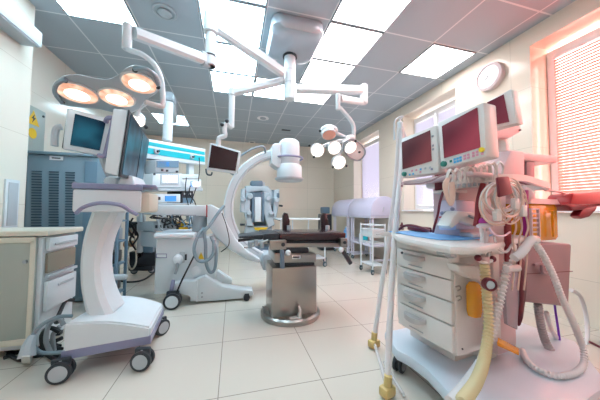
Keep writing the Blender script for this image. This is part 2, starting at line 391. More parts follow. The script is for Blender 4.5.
# narrow plaque
t = thing('wall_plaque', 'narrow tall white plaque low on the left pillar above the cabinet', 'plaque', (XP, 2.55, .95))
B().box((XP+.008, 2.57, .97), (.016, .13, .40), bev=.004).build('frame', 'white', t)
B().box((XP+.018, 2.57, .97), (.006, .09, .35), bev=.002).build('face', 'lightgrey', t)
t = thing('wall_dispenser', 'blue and dark dispenser at the left edge of the frame on the pillar', 'dispenser', (XP, 2.30, 1.6))
B().box((XP+.03, 2.27, 1.64), (.06, .12, .36), bev=.012).build('body', 'bluemat', t)
B().box((XP+.031, 2.27, 1.84), (.064, .13, .05), bev=.01).build('cap', 'dark', t)
# electrical panel with stickers
t = thing('electrical_panel', 'grey electrical panel door with yellow warning stickers on left wall', 'electrical panel', (XL, 3.25, 1.5))
B().box((XL+.02, 3.10, 1.72), (.04, .52, .56), bev=.006).build('cabinet', 'panelgreen', t)
B().box((XL+.043, 3.10, 1.72), (.008, .48, .52), bev=.002).build('door', 'panelgreen', t)
B().cyl((XL+.047, 3.31, 1.94), (XL+.056, 3.31, 1.94), .012, n=10).build('lock', 'dark', t)
xs = XL+.048; _s = at(33.5, 119, X=XL+.05); yy = _s.y; zz = _s.z
B().prism([(xs, yy-.085, zz-.06), (xs, yy+.085, zz-.06), (xs, yy, zz+.09)], (.002, 0, 0)).build('warning_triangle', 'yellow', t)
B().prism([(xs+.003, yy+.012, zz+.055), (xs+.003, yy-.03, zz+.0), (xs+.003, yy-.004, zz+.003), (xs+.003, yy-.018, zz-.045), (xs+.003, yy+.03, zz+.018), (xs+.003, yy+.004, zz+.015)], (.001, 0, 0)).build('lightning_mark', 'print', t)
B().cyl((xs, yy, zz-.15), (xs+.002, yy, zz-.15), .055, n=24).build('round_sticker', 'yellow', t)

# tall blue-grey ventilated cabinet
yv = 3.0; x0, x1 = -1.95, -1.36
t = thing('ventilated_cabinet', 'tall blue-grey metal cabinet with three columns of vent slots', 'cabinet', (x0+.3, yv+.3, 0))
B().box(((x0+x1)/2, yv+.32, .74), (x1-x0, .62, 1.46), bev=.012).build('body', 'vent', t)
B().box(((x0+x1)/2, yv+.32, 1.485), (x1-x0+.02, .66, .03), bev=.008).build('top', 'vent', t)
p = at(84, 188, Y=yv)
B().box(((p.x+x1)/2, yv+.002, .74), (x1-p.x, .016, 1.36), bev=.003).build('door_strip', 'blue', t)
for px in (36.2, 53.5, 69.8):
    s = B()
    for k in range(26):
        c = at(px, 174.5+k*2.25, Y=yv); s.box((c.x, yv+.007, 1.30-k*.0265), (.078, .012, .008))
    s.build('vent_slots', 'slot', t)
c = at(56, 158, Y=yv); B().box((c.x, yv+.006, c.z), (.11, .006, .04)).build('name_plate', 'white', t)
B().box((c.x, yv+.002, c.z), (.07, .003, .012)).build('plate_print', 'print', t)
# drawer cabinet with worktop
yc = 1.36
t = thing('drawer_cabinet', 'cream and white cabinet with flat door and open drawer slots, left edge', 'cabinet', (-1.4, 1.6, 0))
A = at(34, 240, X=-1.13)  # corner between door face and drawer face
xa = -1.18
ya = at(44.5, 240, X=xa).y; yb = at(77, 240, X=xa).y
B().box(((XP+xa)/2+.0, (ya+yb)/2, .40), (xa-XP-.02, yb-ya, .70), bev=.004).build('body', 'white', t)
DF = xa
zt = .80
b = B().box((xa-.002+.0, (ya+yb)/2, .795), (.03, yb-ya+.03, .0), bev=0) if False else B()
b.box(((XP+xa)/2+.02, (ya+yb)/2, .775), (xa-XP+.02, yb-ya+.05, .035), bev=.008); b.build('worktop', 'cream', t)
w_ = yb-ya
B().box((xa+.006, (ya+yb)/2, .70), (.022, w_-.04, .085), bev=.004).build('drawer', 'white', t)
B().box((xa+.02, (ya+yb)/2+.01, .695), (.012, w_-.12, .014), bev=.003).build('drawer_handle', 'lightgrey', t)
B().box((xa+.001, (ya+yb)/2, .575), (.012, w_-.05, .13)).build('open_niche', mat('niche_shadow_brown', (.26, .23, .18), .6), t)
B().box((xa+.012, (ya+yb)/2, .49), (.02, w_-.04, .02), bev=.003).build('shelf_edge', 'lightgrey', t)
B().box((xa+.006, (ya+yb)/2, .36), (.02, w_-.04, .19), bev=.004).build('drawer', 'white', t)
B().box((xa+.018, (ya+yb)/2+.03, .41), (.008, w_-.18, .016), bev=.002).build('drawer_handle', 'lightgrey', t)
# door face towards the viewer
yd = ya-.004
xl = XP+.01
B().box(((xl+xa-.03)/2, yd-.01, .42), (xa-.03-xl, .02, .66), bev=.004).build('door', 'door', t)
f = B()
for a in (0,):
    f.box(((xl+xa-.03)/2, yd-.022, .735), (xa-.03-xl, .012, .035), bev=.003); f.box(((xl+xa-.03)/2, yd-.022, .105), (xa-.03-xl, .012, .035), bev=.003); f.box((xa-.042, yd-.022, .42), (.025, .012, .62), bev=.003)
f.build('door_edging', 'cream', t)
B().cyl((xa-.075, yd-.035, .60), (xa-.075, yd-.02, .60), .011, n=12).build('lock', 'grey', t)
g = B()
for x in (-1.70, xa-.06):
    for y in (ya+.06, yb-.06): g.box((x, y, .027), (.04, .04, .054), bev=.004)
g.build('feet', 'dark', t)

# grey wall flat behind, narrow equipment rack (blue)
t = thing('equipment_rack', 'blue steel equipment rack with small devices behind the monitor cart', 'rack', (-1.16, 2.85, 0))
ra, rb = -1.27, at(126, 250, Y=2.95).x
f = B()
for x in (ra, rb): 
    for y in (2.74, 2.95): f.box((x, y, .46), (.025, .025, .92), bev=.004)
for z in (.12, .40, .62, .82, .915): f.box(((ra+rb)/2, 2.845, z), (rb-ra, .21, .018))
f.build('frame', 'blue', t)
B().box(((ra+rb)/2+.08, 2.71, .30), (.26, .07, .05), bev=.02).build('front_tray', 'lightgrey', t)
for z, mm in ((.47, 'dark'), (.69, 'grey'), (.89, 'dark'), (.20, 'dark')):
    d = tag(B().box(((ra+rb)/2, 2.845, z), (rb-ra-.06, .19, .11), bev=.006).build('rack_device', mm), 'small %s device on a shelf of the blue rack, %s' % ('black' if mm == 'dark' else 'grey', {.47: 'second shelf up', .69: 'third shelf up', .89: 'just under the cart head', .20: 'on the lowest shelf'}[z]), 'device', 'devices in the blue rack')
    B().box(((ra+rb)/2+.04, 2.748, z+.01), (.06, .006, .04)).build('display', 'display', d)

# ================================================================== MONITOR CART
t = cart = thing('monitor_cart', 'white rolling monitor cart with curved column and lavender trim', 'medical cart', (-.69, 1.9, 0))
FL = at(62, 360, Y=1.70); FR = at(150, 345, Y=1.74)
BR = at(163.5, 299, Z=.235); BL = at(112, 296, Z=.28)
n = 8; top = []; bot = []
def lerp(a, c, s): return a+(c-a)*s
rings = []
for i in range(n+1):
    s = i/n
    fx = lerp(FL, FR, s); bx = lerp(BL, BR, s); zt = lerp(.295, .21, s)+.022*math.sin(PI*s); zb = lerp(.105, .12, s)
    zb2 = zb; rings.append([V((fx.x, fx.y, zb)), V((fx.x, fx.y, zt)), V((bx.x, bx.y, zt-.01)), V((bx.x, bx.y, zb2))])
b = B().loft(rings); bmesh.ops.bevel(b.bm, geom=[e for e in b.bm.edges if len(e.link_faces) == 2 and e.calc_face_angle(0) > .7], offset=.01, segments=2, affect='EDGES')
b.build('base', 'white', t)
rings = []
for i in range(n+1):
    s = i/n; fx = lerp(FL, FR, s); bx = lerp(BL, BR, s); zb = lerp(.105, .12, s); o_ = .004
    dx = (-o_ if i == 0 else o_ if i == n else 0)
    rings.append([V((fx.x+dx, fx.y-o_, zb-.006)), V((fx.x+dx, fx.y-o_, zb+.04)), V((bx.x+dx, bx.y+o_, zb+.04)), V((bx.x+dx, bx.y+o_, zb-.006))])
B().loft(rings).build('bumper_strip', 'purple', t)
def caster(parent, c, r, rz, wm='lightgrey', tyre='tealrubber', twin=True, top=None):
    """swivel caster: wheel centre c, radius r, rolling direction angle rz"""
    c = V(c); ax = V((-math.sin(rz), math.cos(rz), 0)); b = B()
    for s in ((-1, 1) if twin else (0,)):
        q = c+ax*s*r*.38; b.lathe(q-ax*r*.22, ax, [(r*.8, 0), (r, r*.08), (r, r*.36), (r*.8, r*.44)])
    k = b.build('caster', tyre, parent)
    h = B()
    for s in ((-1, 1) if twin else (0,)):
        q = c+ax*s*(r*.38); h.lathe(q-ax*r*.26, ax, [(r*.3, -.0), (r*.74, .002), (r*.74, r*.50), (r*.3, r*.52)])
    h.build('hub', wm, k)
    zt = top if top else c.z+r*1.4
    B().box(c+V((0, 0, r*.75)), (r*1.5, r*.5, r*.9), rz=rz, bev=r*.15).build('fork', tyre, k)
    B().cyl(c+V((0, 0, r*.9)), V((c.x, c.y, zt)), r*.28, n=12).build('swivel_stem', wm, k)
    return k
for px, py, rz in ((58.5, 373, .1), (141.5, 361, -.15), (160, 328, .9)):
    g = at(px, py, Z=.056); caster(t, (g.x, g.y+.02, .056), .056, rz, top=.115, wm='lightgrey', tyre='dark')
g = at(74, 352, Z=0); caster(t, (-.80, 2.10, .056), .056, .6, top=.115, tyre='dark')
# column
cl = [(108, 312), (102, 296), (98, 278), (97.5, 258), (100.5, 238), (107, 219), (113, 206)]
pts = [at(x, y, Y=1.93) for x, y in cl]
B().sweep(pts, (0, 1, 0), lambda s: .135-.03*math.sin(PI*min(1, s*1.15)), lambda s: .18+.05*(1-s), k=5).build('column', 'white', t)
# head
A = [at(75, 214, Y=1.66), at(142, 215, Y=1.70)]
zb, zt = .915, 1.045
q = [V((-.865, 1.66, zb)), V((-.535, 1.69, zb)), V((-.66, 2.08, zb)), V((-.98, 2.04, zb))]
B().hexa(q+[V((a.x, a.y, zt)) for a in q], bev=.012).build('head', 'white', t)
def up(q, z, e):
    c = sum(q, V((0, 0, 0)))/4
    return [V((c.x+(a.x-c.x)*e, c.y+(a.y-c.y)*e, z)) for a in q]
B().hexa(up(q, zt, 1.03)+up(q, zt+.035, 1.03), bev=.008).build('top_rim', 'purple', t)
B().tube([at(76, 213.5, Y=1.645), at(84, 207, Y=1.63), at(100, 203, Y=1.615), at(120, 205, Y=1.62), at(130, 211, Y=1.645), at(137, 214.5, Y=1.67)], .011, k=6).build('front_handle', 'purple', t)
B().box(at(147, 203, Y=1.86), (.09, .20, .13), bev=.02).build('printer', 'beige', t)
B().box(at(147, 198, Y=1.86)+V((.0, 0, .07)), (.12, .24, .02), bev=.008, rz=.2).build('printer_lid', 'purple', t)
B().cyl(at(116, 182, Y=1.75)+V((-.03, 0, 0)), at(122, 181, Y=2.0), .035, n=18, bev=.008).build('swivel_joint', 'white', t)
B().hexa([V((-.68, 1.72, 1.08)), V((-.58, 1.72, 1.08)), V((-.58, 1.95, 1.08)), V((-.70, 1.95, 1.08)), V((-.66, 1.74, 1.14)), V((-.60, 1.74, 1.14)), V((-.60, 1.92, 1.14)), V((-.68, 1.92, 1.14))], bev=.01).build('monitor_foot', 'white', t)
# twin monitors seen from the side
d = thing('twin_monitor', 'tall white double monitor with dark screens on the rolling cart', 'monitor', (-.6, 1.9, 1.1))
n1, n2 = at(128, 110, Y=1.50), at(118, 176.5, Y=1.50)
f1, f2 = at(148.3, 140, Y=2.38), at(142, 181, Y=2.38)
l1, l2 = at(113, 108, Y=1.50), at(104, 172, Y=1.50)
m1, m2 = f1+(l1-n1), f2+(l2-n2)
B().hexa([n2, f2, m2, l2, n1, f1, m1, l1], bev=.008).build('housing', 'white', d)
nrm = (f1-n1).cross(n2-n1).normalized()
if nrm.x < 0: nrm = -nrm
def onq(s, v, e=0): return lerp(lerp(n1, f1, s), lerp(n2, f2, s), v)+nrm*e
B().slab([onq(-.002, -.004, .001), onq(1.002, -.004, .001), onq(1.002, 1.004, .001), onq(-.002, 1.004, .001)], nrm*.006, bev=.001).build('bezel', 'dark', d)
for s0, s1 in ((.05, .53), (.585, .965)):
    B().slab([onq(s0, .04, .006), onq(s1, .04, .006), onq(s1, .955, .006), onq(s0, .955, .006)], nrm*.003).build('screen', 'screenblue', d)
# small monitor
d = thing('control_monitor', 'small white touch monitor with lavender side handle, teal picture', 'monitor', (-.8, 1.9, 1.1))
Ys = 1.72
def sm(px, py, e=0): return at(px, py, Y=Ys-e+ (px-66)*.0012)
o4 = [sm(68, 108), sm(112, 119), sm(103, 156), sm(63.5, 149)]
B().slab(o4, (-.03, .045, .005), bev=.008).build('housing', 'white', d)
B().slab([sm(67, 108.5, -.05), sm(72, 108.5, -.05), sm(66, 149, -.05), sm(61.5, 148, -.05)], (0, .03, 0), bev=.004).build('back_shell', 'dark', d)
B().slab([sm(75, 113.5, .004), sm(105.5, 122, .004), sm(99.5, 150.5, .004), sm(70, 145, .004)], (0, .006, 0)).build('screen', 'screenblue', d)
B().tube([sm(106, 122, .02), sm(107.5, 118.5, .04), sm(112, 118, .045), sm(113.3, 122, .045), sm(106, 153, .045), sm(103, 156, .04), sm(99, 155.5, .02)], .014, k=5).build('handle', 'purple', d)
B().tube([sm(62, 127, -.03), sm(57, 128, -.03), sm(55, 135, -.03), sm(54.5, 146, -.03)], .018, k=4).build('rear_handle', 'lightgrey', d)
B().tube([sm(102, 155, -.02), at(106, 166, Y=1.78), at(112, 180, Y=1.82)], .022, k=4).build('neck', 'lightgrey', d)
# cable bundle behind the cart base
cb = thing('cable_bundle', 'tangle of black and grey cables on floor between cabinet and cart', 'cables', at(55, 345, Z=0))
g = lambda px, py, z=.012: at(px, py, Z=z)
B().tube([at(74, 300, Y=2.3), at(66, 301, Y=2.25), at(60, 312, Y=2.1), at(56, 322, Y=2.0), at(62, 320, Y=1.95)], .012).build('cable', 'cable', cb)
B().tube([at(72, 316, Y=1.9), at(58, 317, Y=1.85), at(42, 325, Y=1.85), at(32, 338, Y=1.85), at(38, 351, Y=1.85), at(50, 353, Y=1.84), at(62, 352, Y=1.84)], .011).build('cable', 'hoseblue', cb)
for k, (pp) in enumerate([[(6, 350), (15, 353), (30, 350), (45, 353), (60, 356)], [(4, 358), (20, 352), (36, 356), (60, 350)], [(12, 346), (30, 347), (50, 346), (62, 349)], [(8, 354), (22, 360), (40, 352), (56, 360), (62, 355)], [(40, 350), (48, 343), (60, 346)]]):
    B().tube([g(*q) for q in pp], .011).build('cable', 'cable', cb)
for k, (pp) in enumerate([[(50, 352), (46, 340), (49, 325), (58, 318), (64, 325)], [(44, 352), (42, 335), (50, 328), (60, 332)], [(54, 351), (53, 335), (60, 326)], [(48, 349), (54, 342), (62, 338)]]):
    B().tube([at(*q, Y=1.93+.03*k) for q in pp], .013).build('cable', 'cable' if k % 2 else 'grey', cb)
# small pedal caster on the floor left of cart
fs = thing('foot_pedal', 'pale plastic foot lever standing on floor beside the cables', 'foot pedal', at(24, 362, Z=0))
B().hexa([at(21, 364, Z=.005), at(31, 364, Z=.005), at(33, 356, Z=.005), at(23, 356, Z=.005), at(21, 357, Y=1.75), at(30, 357, Y=1.75), at(32, 352, Y=1.82), at(23, 352, Y=1.82)], bev=.006).build('foot', 'warmwhite', fs)
B().tube([at(27, 357, Y=1.8), at(29, 345, Y=1.82), at(33, 336, Y=1.85)], lambda s: .04-.02*s, k=4).build('lever', 'lightgrey', fs)

# ================================================================== EQUIPMENT PENDANT (teal beam)
def lpt(px, py, a, c, pa, pc):
    """point on the vertical plane through two plan points a (at column pa) and c (at column pc)"""
    a = V((a[0], a[1], 0)); c = V((c[0], c[1], 0)); n = (c-a).cross(V((0, 0, 1))); return hit(px, py, a, n)
P0 = at(147.5, 149, Y=3.2); P1 = at(205, 157, Y=3.95)
pl = lambda px, py: lpt(px, py, P0, P1, 0, 0)
dn = (P1-P0); dn.z = 0; dn.normalize(); bk = V((-dn.y, dn.x, 0))
t = thing('supply_beam', 'horizontal white ceiling supply beam with two teal stripes', 'supply beam', (P0.x, P0.y, 2.3))
PL = at(138, 149, Y=3.1)
q = [pl(136, 157), pl(205.5, 165), pl(205.5, 149), pl(136, 136.5)]
B().slab(q, bk*.16, bev=.012).build('beam', 'white', t)
def strip(a, b_, c, d, e0, th, nm, mm, par): return B().slab([pl(*a)-bk*e0, pl(*b_)-bk*e0, pl(*c)-bk*e0, pl(*d)-bk*e0], -bk*th).build(nm, mm, par)
strip((137, 143.5), (204.5, 155), (204.5, 152), (137, 139.5), .0, .004, 'stripe', 'teal', t)
strip((137, 152), (204.5, 162), (204.5, 156.5), (137, 146), .0, .004, 'stripe', 'teal', t)
for px, py in ((156, 151.5), (191.5, 157)):
    c = pl(px, py)-bk*.004; k = B().lathe(c, -bk, [(.035, 0), (.035, .012), (.028, .02), (0, .02)], 16).build('gas_outlet', 'lightgrey', t)
    B().cyl(c-bk*.02, c-bk*.045, .014, n=12).build('outlet_plug', 'dark', k)
c = pl(172, 140)+bk*.08; zc = at(173, 103, Y=c.y).z
B().cyl((c.x, c.y, c.z), (c.x, c.y, zc+.02), .058, n=24).build('column', 'white', t)
B().box((c.x, c.y, zc+.05), (.15, .16, .10), bev=.02).build('column_cap', 'silver', t)
e = V((c.x-.15, c.y+.95, zc+.09))
B().sweep([V((c.x, c.y, zc+.09)), e], (1, 0, 0), .11, .12, k=1).build('arm', 'lightgrey', t)
B().cyl(e, (e.x, e.y, H), .06).build('ceiling_tube', 'lightgrey', t)
# hanging equipment rails + shelves
t = thing('equipment_shelf', 'white shelf column hanging under the teal beam', 'equipment shelf', (P0.x, P0.y, 1.0))
for px, wd in ((147, 3), (195, 5)):
    a = [pl(px-wd/2, 163), pl(px+wd/2, 163), pl(px+wd/2, 222), pl(px-wd/2, 222)]
    B().slab([x+bk*.06 for x in a], bk*.06, bev=.008).build('rail', 'white', t)
def shelf(x0, x1, y, h=2.2, dep=.34): return B().slab([pl(x0, y)-bk*.10, pl(x1, y)-bk*.10, pl(x1, y+h)-bk*.10, pl(x0, y+h)-bk*.10], bk*dep, bev=.006).build('shelf', 'lightgrey', t)
shelf(146, 197.5, 188.5, 2.8); shelf(146, 190, 203, 1.5); shelf(146, 190, 213, 1.5)
def dev(name, lab, x0, y0, x1, y1, m, cat, dep=.26, e=.08, parts=(), group=None):
    """equipment box on the shelves, front face in the beam's plane"""
    t = thing(name, lab, cat, pl((x0+x1)/2, y1), group=group)
    B().slab([pl(x0, y1)-bk*e, pl(x1, y1)-bk*e, pl(x1, y0)-bk*e, pl(x0, y0)-bk*e], bk*dep, bev=.01).build('case', m, t)
    for nm, a0, b0, a1, b1, mm in parts:
        B().slab([pl(a0, b1)-bk*(e+.001), pl(a1, b1)-bk*(e+.001), pl(a1, b0)-bk*(e+.001), pl(a0, b0)-bk*(e+.001)], -bk*.008).build(nm, mm, t)
    return t
dev('monitor_unit', 'blue-fronted device under left end of the teal beam', 150.5, 160.5, 174.5, 173.3, 'lightgrey', 'device', parts=[('front_panel', 151.5, 161.3, 173.6, 168, 'blue'), ('display', 152.5, 162.3, 164, 167, 'display'), ('knob', 156, 169.5, 158, 171.5, 'dark'), ('knob', 161, 170, 163, 172, 'dark'), ('knob', 171, 171, 173, 173, 'dark')])
dev('ventilator_unit', 'white wide device with bright white screen beside black knobs', 147.5, 173.8, 178, 187.8, 'white', 'device', parts=[('screen', 155.5, 174.4, 173.5, 184.6, 'lightgrey'), ('display', 156.8, 175.4, 172.3, 183.2, 'displaywhite'), ('knob', 148.3, 173.5, 150, 175.5, 'dark'), ('knob', 146.8, 186.6, 149, 188.6, 'dark')])
dev('infusion_unit', 'flat white device right of the white screen with a small blue display', 176, 179.5, 197, 188.2, 'white', 'device', parts=[('display', 186.5, 182, 195, 186.4, 'displaywhite'), ('display_frame', 186, 181.6, 188, 186.8, 'display')])
dev('tray_box', 'thin white box lying under the beam right of the blue device', 174.8, 174.5, 195, 178.9, 'white', 'box')
dev('syringe_pump', 'upper white pump with blue display under the pendant shelf', 150, 194, 176, 202.5, 'white', 'syringe pump', parts=[('display', 160, 196, 171, 201.3, 'display'), ('knob', 152, 197, 155, 200, 'dark')], group='syringe pumps')
dev('syringe_pump', 'lower white pump with smaller blue display just above the white arm', 150, 204.5, 169, 212.8, 'white', 'syringe pump', parts=[('display', 160, 206.5, 165, 211.5, 'display'), ('knob', 152, 207.5, 155, 210.5, 'dark')], group='syringe pumps')
dev('power_supply', 'pale device with a row of black knobs beneath the horizontal white arm', 148, 221.5, 172, 231, 'lightgrey', 'device', parts=[('knob', 150+4*k, 225, 152+4*k, 228, 'dark') for k in range(5)])
dev('cable_tray', 'blue and white open tray with loose cables over the mobile base', 151, 232, 162, 247, 'white', 'tray', parts=[('front_panel', 152, 233, 161, 238, 'panelblue')])
w1 = thing('device_cables', 'thin dark cables hanging below the pendant shelf', 'cables', pl(185, 200))
for k, pp in enumerate([[(184, 186), (183, 194), (188, 201), (190, 206)], [(190, 188), (187, 196), (184, 204)], [(180, 178), (179, 192), (182, 205)], [(158, 220), (166, 217), (174, 222), (183, 224)], [(150, 214), (158, 218), (170, 224), (180, 219)], [(193, 158), (193.5, 170), (192, 182)]]):
    B().tube([pl(*q)-bk*.11 for q in pp], .006, n=6).build('cable', 'cable', w1)
random.seed(11)
w2 = thing('cable_tangle', 'tangle of black and blue leads behind the horizontal white arm', 'cables', pl(168, 225))
for k in range(14):
    x_, y_ = random.uniform(150, 190), random.uniform(214, 224)
    B().tube([pl(x_+random.uniform(-9, 9), y_+random.uniform(-7, 9))-bk*random.uniform(.08, .15) for j in range(5)], .009, n=6, k=5).build('cable', ('cable', 'cable', 'blue', 'lightgrey')[k % 4], w2)
dev('black_module', 'dark blue module hanging right of the two stacked pumps', 177, 191, 189, 204, 'dark', 'device', parts=[('front_panel', 178, 198, 188, 203, 'blue'), ('knob', 179, 193, 181, 195, 'lightgrey'), ('knob', 184, 193, 186, 195, 'lightgrey')])
dev('yellow_device', 'small dark device with yellow front above the mobile base', 172, 224, 186, 231, 'dark', 'device', dep=.15, parts=[('yellow_panel', 174, 227, 183, 230.4, 'yellow')])
t = tag(B().slab([pl(174, 226)-bk*.1, pl(183, 226)-bk*.1, pl(181, 222)-bk*.1, pl(176, 222)-bk*.1], bk*.1, bev=.01).build('yellow_clip', 'yellow'), 'small yellow clip on the blue tray above the mobile base', 'clip')
# second post with a dark device cluster on the left
t = thing('device_trolley', 'dark device trolley with white post, half hidden behind the monitor cart', 'trolley', at(146, 275, Z=0))
xt, yt = t.location.x, t.location.y
pq = lambda px, py, e=0: at(px, py, Y=yt+e)
for (px0, px1, py0, py1, mm, nm) in ((136.5, 142.5, 216, 258, 'white', 'post'), (129, 155, 252, 266, 'dark', 'lower_box'), (143, 153, 228, 254, 'blue', 'side_box'), (126, 137, 222, 236, 'dark', 'upper_box')):
    B().slab([pq(px0, py1), pq(px1, py1), pq(px1, py0), pq(px0, py0)], (0, .16, 0), bev=.01).build(nm, mm, t)
B().slab([pq(128, 271), pq(152, 271), pq(152, 266), pq(128, 266)], (0, .3, 0), bev=.01).build('base', 'dark', t)
B().cyl(pq(124, 244.5, -.05), pq(134, 243.5, -.05), .045, n=16, bev=.01).build('breathing_bag', 'tan', t)
B().cyl(pq(127, 232, -.05), pq(131, 231, -.05), .05, n=16, bev=.01).build('breathing_bag', 'tan', t)
B().tube([pq(132, 235, -.08), pq(127, 255, -.08), pq(131, 269, -.08), pq(136, 262, -.08), pq(135, 240, -.08), pq(131, 228, -.08)], .012).build('hose', 'beige', t)
for k, pp in enumerate([[(128, 220), (134, 230), (130, 240), (136, 250)], [(133, 218), (128, 228), (134, 238)], [(140, 222), (133, 226), (138, 236), (132, 246)]]):
    B().tube([pq(*q, -.1) for q in pp], .012, n=6).build('cable', 'cable', t)
for px in (132, 150): caster(t, (pq(px, 270).x, yt+.08, .05), .045, .3, twin=False, wm='grey', top=.1)
solo(B().tube([at(120, 281, Z=.01), at(132, 282, Z=.01), at(145, 279, Z=.01), at(157, 270, Z=.01)], .012), 'floor_cable', 'cable', 'dark cable lying on floor left of the mobile x-ray base', 'cable')

# ================================================================== C-ARM
t = carm = thing('x_ray_machine', 'large white mobile x-ray machine with curved arm and drum head', 'x-ray machine', (-.5, 3.0, 0))
ca = lambda px, py, Y=2.75: at(px, py, Y=Y)
X0 = ca(153.5, 290).x; X1 = ca(197, 290).x
B().hexa([V((X0, 2.75, .10)), V((X1, 2.75, .10)), V((X1, 3.25, .10)), V((X0, 3.25, .10)), V((X0+.01, 2.75, .66)), V((X1-.01, 2.75, .655)), V((X1-.01, 3.25, .655)), V((X0+.01, 3.25, .66))], bev=.02).build('body', 'white', t)
B().box(((X0+X1)/2-.02, 2.98, .675), (X1-X0-.02, .56, .05), bev=.02).build('top_cover', 'white', t)
B().slab([ca(156, 258, 2.745), ca(167, 258, 2.745), ca(167, 253.5, 2.745), ca(156, 253.5, 2.745)], (0, -.006, 0), bev=.002).build('label_frame', 'purple', t)
B().slab([ca(157, 257.2, 2.74), ca(166.2, 257.2, 2.74), ca(166.2, 254.3, 2.74), ca(157, 254.3, 2.74)], (0, -.004, 0)).build('label', 'white', t)
# right part of the body, sloping
B().prism([ca(196, 302), ca(213, 302), ca(216, 262), ca(217, 243), ca(213, 236), ca(196, 240)], (0, .42, 0), bev=.015).build('front_housing', 'white', t)
# outrigger leg
B().prism([ca(190, 302, 2.68), ca(213, 301.5, 2.68), ca(248, 298.5, 2.68), ca(254, 295, 2.68), ca(252.5, 290.5, 2.68), ca(243, 290, 2.68), ca(222, 286.5, 2.68), ca(205, 276, 2.68), ca(197, 279, 2.68), ca(190, 283, 2.68)], (0, .15, 0), bev=.018).build('front_leg', 'white', t)
B().prism([ca(171, 292, 2.66), ca(188, 296, 2.66), ca(197, 303, 2.66), ca(198, 281, 2.66), ca(185, 281, 2.66), ca(172, 284, 2.66)], (0, .12, 0), bev=.015).build('lower_block', 'white', t)
B().prism([at(150+55, 279, Y=3.3), at(232, 285, Y=3.3), at(232, 280, Y=3.3), at(218, 271, Y=3.3)], (0, .12, 0), bev=.015).build('rear_leg', 'white', t)
B().box(at(172, 287, Y=2.65), (.035, .03, .14), bev=.01, ry=.15).build('brake_pedal', 'purple', t)
B().cyl(ca(246, 290.7, 2.75), ca(246, 289.9, 2.75)+V((0, 0, .01)), .055, n=20).build('leg_cap', 'lightgrey', t)
g = at(171, 311, Z=0); caster(t, (g.x, g.y+.06, .075), .075, .0, wm='white', tyre='dark', top=.14)
g = at(247, 303, Z=0); caster(t, (g.x, g.y+.06, .035), .032, .0, wm='dark', tyre='dark', top=.07)
# fittings on the body
B().lathe(ca(178.5, 259), (0, -1, 0), [(.05, 0), (.05, .03), (.035, .07), (.018, .08), (0, .08)], 18).build('brake_knob', 'white', t)
B().tube([ca(177.5, 262, 2.69), ca(177, 268, 2.69), ca(175, 274, 2.69)], lambda s: .018-.006*s).build('knob_lever', 'grey', t)
B().box(ca(182.5, 257)+V((0, -.012, 0)), (.05, .025, .11), bev=.008).build('socket_plate', 'lightgrey', t)
B().box(ca(186, 257)+V((0, -.01, 0)), (.02, .02, .06), bev=.004).build('switch', 'dark', t)
B().lathe(ca(196, 271.5), (0, -1, 0), [(.052, 0), (.052, .01), (.04, .018), (0, .018)], 20).build('round_cap', 'white', t)
c = ca(201, 256, 2.744); B().prism([c+V((-.03, 0, -.03)), c+V((.03, 0, -.03)), c+V((0, 0, .04))], (0, -.004, 0)).build('warning_sticker', 'yellow', t)
for py in (293, 297): B().cyl(ca(202, py, 2.68), ca(202, py, 2.67), .009, n=10).build('bolt', 'grey', t)
# upper horizontal support and carrier
B().prism([ca(150.5, 214.8, 2.8), ca(206.5, 216.3, 2.8), ca(206.5, 205.3, 2.8), ca(150.5, 204.8, 2.8)], (0, .20, 0), bev=.02).build('cross_arm', 'white', t)
B().slab([ca(172, 215.3, 2.725), ca(196, 216, 2.725), ca(196, 214.9, 2.725), ca(172, 214.3, 2.725)], (0, -.006, 0)).build('scale_strip', 'grey', t)
B().cyl(ca(200, 216, 2.95), ca(199, 240, 2.95), .075, n=20).build('lift_column', 'lightgrey', t)
B().prism([ca(206.8, 205, 2.80), ca(211, 204.5, 2.80), ca(221, 210, 2.80), ca(227, 224, 2.80), ca(236, 240, 2.80), ca(248, 252, 2.80), ca(260, 259.5, 2.80), ca(258, 263, 2.80), ca(246, 259.5, 2.80), ca(230, 250, 2.80), ca(216, 238, 2.80), ca(206.8, 224, 2.80)], (0, .22, 0), bev=.02).build('arc_carrier', 'white', t)
B().slab([ca(206.3, 217, 2.78), ca(207.4, 217, 2.78), ca(207.4, 205, 2.78), ca(206.3, 205, 2.78)], (0, -.006, 0)).build('red_mark', 'redpad', t)
# the arc
YA = 2.92
outer = [(273, 149.5), (262, 152), (250, 158.5), (240, 167), (232, 178), (226.5, 191), (223.8, 204), (224.5, 219), (228, 232), (234, 243), (243, 252), (255, 260), (266, 265)]
inner = [(273, 158), (264, 160.3), (255, 165.5), (246.5, 173), (240, 182.5), (235.5, 193.5), (233.3, 205), (234, 217), (237.5, 228), (243, 237.5), (251, 245), (260, 251), (270, 255)]
rings = []
for (a, c_) in zip(crom([V((x, y, 0)) for x, y in outer], 4), crom([V((x, y, 0)) for x, y in inner], 4)):
    o_, i_ = at(a.x, a.y, Y=YA), at(c_.x, c_.y, Y=YA); n_ = (o_-i_).normalized()*.012
    rings.append([o_-n_, o_-n_+V((0, .10, 0)), o_+V((0, .09, 0)), o_+V((0, .01, 0))][:0] or [o_-n_, o_+V((0, .012, 0)), o_+V((0, .098, 0)), o_-n_+V((0, .11, 0)), i_+n_+V((0, .11, 0)), i_+V((0, .098, 0)), i_+V((0, .012, 0)), i_+n_])
B().loft(rings).build('arc', 'white', t)
rings = []
